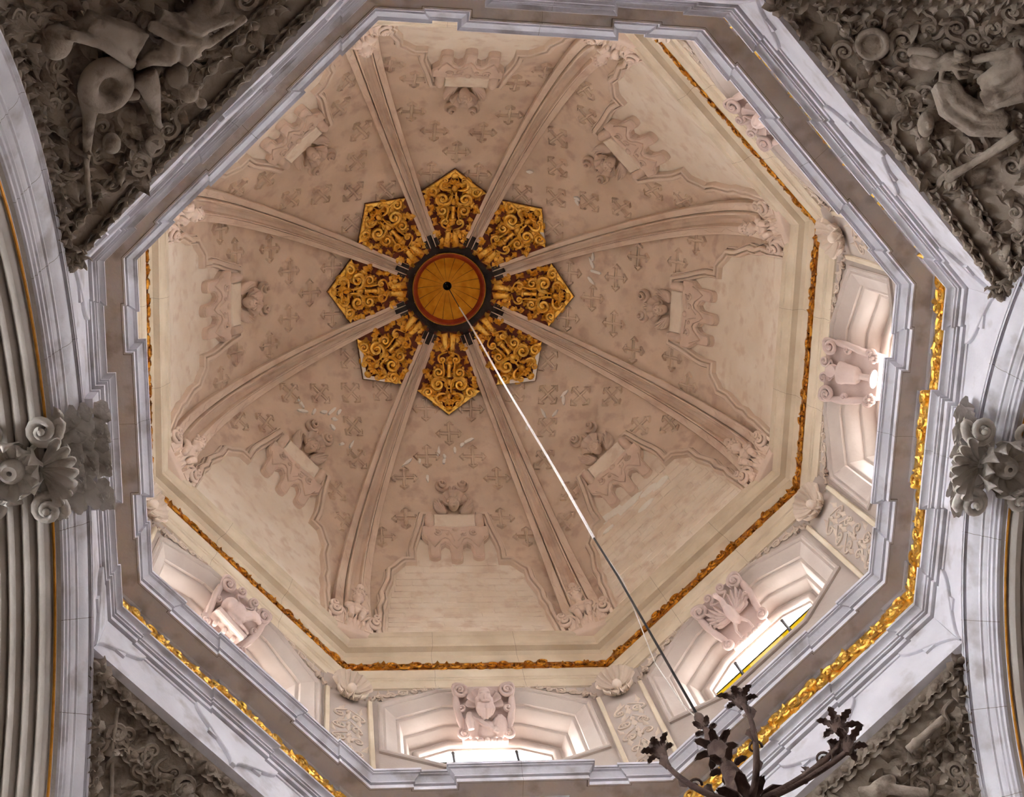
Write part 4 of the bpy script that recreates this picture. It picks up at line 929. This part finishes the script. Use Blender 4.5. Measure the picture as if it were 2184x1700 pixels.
# chalice and host
mb = MB(); pr_ = [(0.001, 0.04), (0.13, 0.05), (0.12, 0.08), (0.05, 0.11), (0.045, 0.26), (0.06, 0.28), (0.10, 0.30), (0.125, 0.34), (0.145, 0.52), (0.165, 0.58), (0.165, 0.62), (0.001, 0.62)]
v, f = lathe(pr_, 20); mb.add([(x, z, y * 0.7 + 0.10) for x, y, z in v], f); cup = mb.data('chalice', 'key', 40)
mb = MB(); v, f = lathe([(0.001, 0.04), (0.085, 0.035), (0.10, 0.0), (0.10, -0.04), (0.001, -0.04)], 20); mb.add([(x, y + 0.74, z + 0.13) for x, y, z in v], f); host = mb.data('round_host', 'key', 40)
ros = []
for s_ in (-1, 1):
    m2 = MB()
    for k in range(6): a = 2 * PI * k / 6; m2.add(*ell((s_ * 0.29 + 0.055 * math.cos(a), 0.08 + 0.055 * math.sin(a), 0.10), 0.035, 7, 5))
    m2.add(*ell((s_ * 0.29, 0.08, 0.13), 0.03, 7, 5)); ros.append(m2.data('rosette', 'key', 60))
kroot(0, 'keystone carved with a chalice under a round host', [('chalice', cup), ('round_host', host)] + [('rosette', q) for q in ros] + [('top_curl', q) for q in tc_])
# lamb on a book
mb = MB(); mb.add(*ell((-0.05, 0.50, 0.16), (0.20, 0.16, 0.13), 14, 9)); mb.add(*ell((-0.17, 0.50, 0.18), (0.11, 0.13, 0.12), 12, 8)); mb.add(*tube([(0.08, 0.54, 0.18), (0.17, 0.62, 0.20)], [0.09, 0.065], 9)); mb.add(*ell((0.20, 0.62, 0.22), (0.10, 0.06, 0.07), 11, 8)); mb.add(*ell((0.30, 0.61, 0.20), (0.04, 0.035, 0.045), 8, 6)); mb.add(*tube([(0.16, 0.66, 0.24), (0.13, 0.72, 0.27)], [0.025, 0.01], 6))
for a, b in ((-0.12, 0.06), (0.05, 0.20)): mb.add(*tube([(a, 0.38, 0.18), (a + 0.09, 0.33, 0.24), (b + 0.06, 0.34, 0.2)], [0.045, 0.032, 0.025], 7))
lamb = remeshed(mb, 'lamb', 'key', 0.014, 1)
mb = MB(); mb.add(*prism([(-0.30, 0.26), (0.24, 0.20), (0.26, 0.29), (-0.28, 0.36)], 0.02, 0.24, 0.02)); book = mb.data('closed_book', 'key', 30)
seals = []
for k in range(3): m2 = MB(); m2.add(*ell((-0.18 + 0.16 * k, 0.17, 0.12), (0.04, 0.06, 0.04), 8, 6)); seals.append(m2.data('seal', 'key', 60))
kroot(135, 'keystone carved with a lamb lying on a book', [('lamb', lamb), ('closed_book', book)] + [('seal', q) for q in seals] + [('top_curl', q) for q in tc_])
# shell-crowned head, mostly hidden by the lower cornice
mb = MB(); mb.add(*ell((0, 0.52, 0.18), (0.11, 0.15, 0.13), 12, 9)); mb.add(*ell((0, 0.50, 0.31), (0.025, 0.05, 0.03), 7, 5)); mb.add(*ell((0, 0.28, 0.12), (0.24, 0.18, 0.12), 12, 8)); hd5 = remeshed(mb, 'shell_head', 'key', 0.015, 2)
kroot(315, 'keystone with a head under a broad shell', [('head', hd5), ('shell_nimbus', nimb)] + [('top_curl', q) for q in tc_])

# ---- leafy keystones on the east and west arches
def arch_key(side, hub_px, label):
    ap_ = ARD[side][2]; i = SIDES.index(side); P, Q, t, nin, fr, c, r = SEG[i]
    hub = unproj_z(hub_px[0], hub_px[1], ZA - 2.02); X = Vector((t[0], t[1], 0)); Y = Vector((nin[0], nin[1], 0)); D = Vector((0, 0, -1))
    # chart: x along the arch, y towards the room, z downwards
    Mk = Matrix(((X.x, Y.x, D.x, hub[0]), (X.y, Y.y, D.y, hub[1]), (X.z, Y.z, D.z, hub[2]), (0, 0, 0, 1)))
    if Mk.to_3x3().determinant() < 0: Mk = Mk @ Matrix.Diagonal((-1, 1, 1, 1))
    dw = abs((np.array(hub[:2]) - (P + Q) / 2) @ nin) - 0.18          # room-side reach to the wall band
    e = tag(empty('arch_keystone', Mk), label, 'keystone', 'leafy keystones on the great arches')
    m2 = MB(); m2.add(*prism([(-0.36, -0.25), (0.36, -0.25), (0.32, dw * 0.8), (-0.32, dw * 0.8)], -0.80, -0.42, 0.05)); obj('keystone_core', m2.data('keystone_core', 'keyleaf', 30), e)
    m2 = MB(); v, f = lathe([(0.02, -0.02), (0.025, 0.05), (0.07, 0.06), (0.115, 0.0), (0.12, -0.10), (0.09, -0.2)], 18); m2.add(v, f); m2.add(*lathe([(0.024, 0.05), (0.022, -0.05), (0.001, -0.05)], 12)); obj('pierced_boss', m2.data('pierced_boss', 'keyleaf', 50), e)
    rnd = random.Random(11)
    for k in range(12):
        a = 2 * PI * k / 12; L_ = 0.34 if k % 2 else 0.42; m2 = MB(); m2.add(*leaf(L_, 0.20, 2.3, 9, 3, 0.25), Matrix.Translation((0.11 * math.cos(a), 0.11 * math.sin(a), -0.10)) @ Matrix.Rotation(a - PI / 2, 4, 'Z')); obj('acanthus_leaf', m2.data('acanthus_leaf', 'keyleaf', 60), e)
    m2 = MB(); v, f = shell(0.40, 0.5, PI - 0.5, 7, 0.45, 5, 1.1); m2.add(v, f, Matrix.Translation((0, 0.22, -0.12))); obj('fluted_fan', m2.data('fluted_fan', 'keyleaf', 50), e)
    for s_ in (-1, 1):
        m2 = MB(); volute(m2, s_ * 0.38, 0.30, 0.15, PI / 2, -s_, 1.7, -0.10, 0.05, tail=(s_ * 0.1, 0.1), rise=0.12, k=8); obj('corner_volute', m2.data('corner_volute', 'keyleaf', 60), e)
        m2 = MB(); volute(m2, s_ * 0.36, -0.18, 0.12, -PI / 2, s_, 1.6, -0.08, 0.04, tail=(s_ * 0.1, -0.05), rise=0.10, k=8); obj('corner_volute', m2.data('corner_volute', 'keyleaf', 60), e)
    for k in range(9):
        x = -0.42 + 0.105 * k
        for q in range(4):
            y = 0.30 + (dw - 0.33) * q / 3; m2 = MB(); sc = rnd.uniform(0.95, 1.4); m2.add(*leaf(0.24 * sc, 0.17 * sc, 2.0, 7, 2, 0.3), Matrix.Translation((x, y, -0.22 - 0.15 * q + rnd.uniform(-0.03, 0.03))) @ Matrix.Rotation(rnd.uniform(-0.7, 0.7), 4, 'Z') @ Matrix.Rotation(-0.5, 4, 'X')); obj('acanthus_leaf', m2.data('acanthus_leaf', 'keyleaf', 60), e)
arch_key('west', (22, 1008), 'shadowed leafy keystone with pierced boss on the dim ribbed arch')
arch_key('east', (2150, 1000), 'brightly lit leafy keystone under the chalice window')

# ---- statues and attributes on the pendentives
def relief(side, items, name, voxel=0.03, material='leaf', label=None, smooth=2):
    root, inv, frame, loc, raw = PEND[side]; mb = MB()
    def pt(u, v, h): s_, w_ = loc(u, v); F = frame(s_, w_, h); return F
    for it in items:
        if it[0] == 'e': _, u, v, h, rx, ry, rz, rot = it; mb.add(*ell((0, 0, 0), (rx, ry, rz), 12, 8), pt(u, v, h) @ Matrix.Rotation(math.radians(rot), 4, 'Z'))
        elif it[0] == 't': mb.add(*tube([tuple(pt(u, v, h).translation) for u, v, h, r in it[1]], [q[3] for q in it[1]], 10))
        elif it[0] == 'o':
            _, u, v, h, R, r = it; F = pt(u, v, h); mb.add(*tube([tuple(F @ Vector((R * math.cos(a), R * math.sin(a), 0))) for a in [2 * PI * k / 24 for k in range(24)]], r, 10, closed=True))
        elif it[0] == 'v': _, u, v, h, R, a0, sg = it; m3 = MB(); volute(m3, 0, 0, R, a0, sg, 1.5, 0, R * 0.28); mb.add(m3.v, m3.f, pt(u, v, h))
        elif it[0] == 'p':
            _, pts, h0, h1 = it; n = len(pts); vv = [tuple(pt(u, v, h0).translation) for u, v in pts] + [tuple(pt(u, v, h1).translation) for u, v in pts]
            mb.add(vv, [tuple(range(n - 1, -1, -1)), tuple(range(n, 2 * n))] + [(k, (k + 1) % n, n + (k + 1) % n, n + k) for k in range(n)])
    me = remeshed(mb, name, material, voxel, smooth) if voxel else mb.data(name, material, 50)
    o = obj(name, me, root, inv)
    if label: o['label'] = label
relief('northwest', [('o', 200, 158, 0.20, 0.17, 0.09), ('e', 200, 158, 0.10, 0.17, 0.17, 0.08, 0)], 'ring_cushion', 0.025, label='rounded ring-shaped cushion')
relief('northwest', [('p', [(125, 55), (175, 10), (290, 45), (262, 100)], 0.05, 0.24), ('t', [(105, 45, 0.25, 0.05), (180, 62, 0.27, 0.05), (250, 108, 0.25, 0.045)]), ('e', 95, 75, 0.12, 0.16, 0.14, 0.12, 20)], 'open_book', 0.022, label='large open book')
relief('northwest', [('t', [(338 + 8 * q, 8, 0.16, 0.045), (338 + 12 * q, 60, 0.19 + 0.05 * (q % 2), 0.05), (332 + 16 * q, 108 - 2 * q, 0.19 + 0.04 * (q % 2), 0.05)]) for q in range(5)] + [ ('t', [(300, 30, 0.2, 0.05), (340, 50, 0.28, 0.045), (420, 62, 0.26, 0.045), (500, 15, 0.2, 0.04)]), ('t', [(320, 10, 0.2, 0.06), (400, 38, 0.28, 0.05), (470, 12, 0.22, 0.05)]), ('t', [(405, 20, 0.2, 0.06), (398, 70, 0.25, 0.07), (372, 112, 0.2, 0.05)]), ('e', 300, 108, 0.2, 0.10, 0.05, 0.06, 0), ('t', [(268, 118, 0.2, 0.04), (300, 106, 0.24, 0.045), (345, 112, 0.2, 0.06)]), ('e', 410, 15, 0.12, 0.3, 0.12, 0.12, 0)], 'robed_figure', 0.017, label='draped robe and sleeve of a stone figure', smooth=1)
relief('northwest', [('t', [(288, 135, 0.2, 0.13), (298, 165, 0.22, 0.10), (308, 200, 0.2, 0.06), (322, 240, 0.16, 0.035), (330, 262, 0.14, 0.03)]), ('v', 318, 285, 0.13, 0.10, 0.5, 1)], 'horn', 0.018, label='tapering stone horn with curled end')
relief('northwest', [('e', 365, 145, 0.16, 0.12, 0.10, 0.12, 40), ('e', 390, 178, 0.20, 0.10, 0.09, 0.10, 40), ('e', 402, 192, 0.24, 0.05, 0.05, 0.05, 0), ('e', 380, 165, 0.27, 0.03, 0.025, 0.03, 0), ('e', 395, 160, 0.25, 0.03, 0.025, 0.03, 0)], 'lion_mask', 0.016, label='small animal head')
relief('northwest', [('t', [(163, 180, 0.15, 0.07), (165, 225, 0.18, 0.06), (172, 270, 0.14, 0.05), (178, 340, 0.10, 0.03), (186, 430, 0.08, 0.025)]), ('e', 205, 205, 0.14, 0.06, 0.09, 0.07, 0), ('t', [(190, 200, 0.12, 0.07), (250, 185, 0.16, 0.06), (275, 180, 0.18, 0.05)]), ('e', 225, 290, 0.14, 0.10, 0.08, 0.10, 30)], 'staff_and_arm', 0.018)
relief('northeast', [('e', 2035, 112, 0.20, 0.09, 0.10, 0.06, 0), ('t', [(1950, 112, 0.12, 0.09), (1990, 112, 0.18, 0.075), (2020, 112, 0.2, 0.06)])] + [('t', [(2045, 90 + 13 * k, 0.22, 0.028), (2062, 88 + 15 * k, 0.25, 0.026), (2076, 92 + 15 * k, 0.21, 0.022)]) for k in range(4)] + [('t', [(2015, 130, 0.2, 0.03), (2022, 148, 0.22, 0.026), (2035, 156, 0.2, 0.022)])], 'spread_hand', 0.012, label='large open stone hand', smooth=1)
relief('northeast', [('e', 2030, 195, 0.10, 0.12, 0.14, 0.10, 0)] + [('t', [(2002 + 9 * q, 166 - 3 * q, 0.14 + 0.03 * (q % 2), 0.05), (2022 + 11 * q, 222 - 9 * q, 0.20 + 0.05 * (q % 2), 0.052), (2082 + 8 * q, 262 - 12 * q, 0.20 + 0.05 * (q % 2), 0.05), (2155, 270 - 12 * q, 0.15, 0.045)]) for q in range(5)] + [('t', [(2200, 92 + 22 * q, 0.2, 0.06), (2150, 118 + 19 * q, 0.24 + 0.05 * (q % 2), 0.058), (2100 + 6 * q, 152 + 14 * q, 0.22, 0.05)]) for q in range(5)] + [('t', [(2090, 105, 0.18, 0.04), (2150, 90, 0.2, 0.045), (2190, 80, 0.2, 0.05)]), ('t', [(1945, 100, 0.12, 0.05), (1990, 92, 0.16, 0.045), (2015, 100, 0.18, 0.04)])], 'robed_figure', 0.017, label='draped stone robe of a seated figure', smooth=1)
relief('northeast', [('t', [(2184, 268, 0.2, 0.06), (2130, 300, 0.18, 0.05), (2075, 335, 0.14, 0.035), (2040, 362, 0.12, 0.05), (2030, 372, 0.1, 0.06)])], 'long_horn', 0.016, label='long thin stone horn')
relief('northeast', [('o', 1862, 86, 0.12, 0.13, 0.035), ('e', 1862, 86, 0.08, 0.09, 0.09, 0.05, 0)], 'roundel', 0.014)
relief('northeast', [('e', 1975, 255, 0.14, 0.13, 0.08, 0.10, -35), ('e', 1990, 245, 0.22, 0.05, 0.04, 0.05, 0)], 'carved_mask', 0.016)
relief('southeast', [('t', [(1928, 1592, 0.18, 0.05), (1965, 1562, 0.2, 0.045), (2008, 1525, 0.2, 0.04)]), ('e', 1950, 1575, 0.2, 0.06, 0.06, 0.06, 0)], 'slanting_staff', 0.014, label='slanting stone staff')
relief('southeast', [('e', 1880, 1690, 0.18, 0.22, 0.10, 0.12, 0), ('t', [(1840, 1695, 0.2, 0.06), (1900, 1680, 0.25, 0.06), (1980, 1690, 0.2, 0.06)])], 'draped_cloth', 0.018)
relief('southwest', [('t', [(243, 1520, 0.05, 0.02), (240, 1600, 0.05, 0.02), (237, 1700, 0.05, 0.02)])], 'border_fillet', None)

# ---- suspension cord and chandelier
cz = 7.52 + ZC; ctop = ZD + prof(VT)[1] + 0.55
mb = MB(); pth = []
for k in range(41):
    t_ = k / 40; z = 24.3 + ZC + (11.0 - 24.3) * t_; pth.append((0.012 * math.sin(9 * t_), 0.012 * math.sin(7 * t_ + 1), z))
mb.add(*tube(pth, 0.013, 6)); co = empty('hanging_cord', Matrix.Translation((0, 0, ctop))); tag(co, 'long white cord hanging from the lantern to the chandelier', 'cord'); iv = Matrix.Translation((0, 0, -ctop))
m2 = MB(); m2.add(*tube([(0, 0, ctop), pth[0]], 0.008, 6)); obj('upper_cable', m2.data('upper_cable', 'black'), co, iv)
obj('white_cord', mb.data('white_cord', 'cord'), co, iv)
mb = MB(); mb.add(*tube([pth[-1], (0.01, 0, 10.0 + ZC), (0, 0, cz)], 0.009, 6)); obj('dark_cable', mb.data('dark_cable', 'black'), co, iv)['label'] = 'thin dark steel cable'
mb = MB(); mb.add(*tube([pth[-1], (0.05, 0.03, 10.0 + ZC), (-0.06, 0.03, 8.4 + ZC), (-0.045, 0.01, 7.7 + ZC), (0, 0, cz - 0.1)], 0.004, 5)); obj('slack_wire', mb.data('slack_wire', 'cord'), co, iv)
ch = tag(empty('chandelier', Matrix.Translation((0, 0, cz))), 'dark bronze chandelier with leafy branching arms hanging on the cord', 'chandelier')
def cw(x, y, z): return (x, y, z + ZC - cz)
mb = MB(); mb.add(*tube([cw(0, 0, 7.55), cw(0, 0, 7.50), cw(0, 0, 7.44), cw(0, 0, 7.40), cw(0, 0, 7.30), cw(0, 0, 7.20), cw(0, 0, 7.05), cw(0, 0, 6.98), cw(0, 0, 6.85), cw(0, 0, 6.7), cw(0, 0, 6.45), cw(0, 0, 6.2)], [0.012, 0.03, 0.028, 0.015, 0.02, 0.045, 0.06, 0.03, 0.045, 0.06, 0.035, 0.05], 10)); obj('stem', mb.data('stem', 'bronze', 60), ch)
def leaf_ring(z, n, L_, W_, curl, tilt, r0=0.02, rnd=random.Random(4)):
    for k in range(n):
        m2 = MB(); a = 2 * PI * k / n + z; m2.add(*leaf(L_ * rnd.uniform(0.85, 1.15), W_, curl, 7, 3, 0.12), Matrix.Translation(cw(r0 * math.cos(a), r0 * math.sin(a), z)) @ Matrix.Rotation(a - PI / 2, 4, 'Z') @ Matrix.Rotation(tilt, 4, 'X')); obj('bronze_leaf', m2.data('bronze_leaf', 'bronze', 60), ch)
leaf_ring(7.34, 5, 0.07, 0.04, -1.2, 1.2); leaf_ring(7.08, 7, 0.11, 0.05, -1.6, 1.1, 0.03); leaf_ring(6.86, 6, 0.09, 0.045, -1.6, 1.0, 0.03); leaf_ring(6.42, 9, 0.15, 0.07, -1.4, 0.9, 0.05)
def flame_cup(M_, parent, rnd):
    m2 = MB(); m2.add(*tube([(0, 0, -0.04), (0, 0, 0.0), (0, 0, 0.05), (0, 0, 0.09)], [0.012, 0.03, 0.042, 0.03], 9)); c_ = obj('flower_cup', m2.data('flower_cup', 'bronze', 60), parent, M_)
    for k in range(6):
        m3 = MB(); a = 2 * PI * k / 6; m3.add(*leaf(0.095 * rnd.uniform(0.8, 1.35), 0.042, -1.7, 8, 4, 0.12), Matrix.Translation((0.025 * math.cos(a), 0.025 * math.sin(a), 0.02)) @ Matrix.Rotation(a - PI / 2, 4, 'Z') @ Matrix.Rotation(1.25, 4, 'X')); obj('petal', m3.data('petal', 'bronze', 60), c_)
rnd = random.Random(8)
cups = [unproj_z(1580, 1500, 6.80 + ZC), unproj_z(1787, 1555, 6.62 + ZC), unproj_z(1412, 1606, 6.80 + ZC), unproj_z(1806, 1598, 6.45 + ZC)]
cups += [np.array([0.30, 0.25, 6.75 + ZC]), np.array([-0.28, 0.32, 6.75 + ZC]), np.array([0.02, 0.45, 6.7 + ZC])]
for c_ in cups:
    c = np.array([c_[0], c_[1], c_[2] - cz]); hb = np.array([0, 0, 6.45 + ZC - cz]); o_ = c - hb
    pth = bez(tuple(hb), tuple(hb + np.array([o_[0] * 0.6, o_[1] * 0.6, -0.12])), tuple(hb + np.array([o_[0] * 1.15, o_[1] * 1.15, o_[2] * 0.25])), tuple(c), 14)
    m2 = MB(); m2.add(*tube(pth, [0.022 - 0.010 * k / 13 for k in range(14)], 8))
    mid = pth[6]; volute(m2, mid[0], mid[1], 0.04, 0, 1, 1.3, mid[2] + 0.03, 0.008)
    am = obj('arm', m2.data('arm', 'bronze', 60), ch)
    for q in (4, 7, 10):
        m3 = MB(); p_ = pth[q]; d_ = Vector(pth[q + 1]) - Vector(p_); a = math.atan2(d_.y, d_.x); m3.add(*leaf(0.11, 0.055, 1.5, 6, 2, 0.12), Matrix.Translation(p_) @ Matrix.Rotation(a - PI / 2 + 0.5 * (-1) ** q, 4, 'Z') @ Matrix.Rotation(0.6, 4, 'X')); obj('arm_leaf', m3.data('arm_leaf', 'bronze', 60), am)
    tl = Vector((o_[0], o_[1], 0)); ax = Vector((-tl.y, tl.x, 0)).normalized() if tl.length > 0.01 else Vector((1, 0, 0))
    flame_cup(Matrix.Translation(tuple(c)) @ Matrix.Rotation(0.35, 4, ax), ch, rnd)
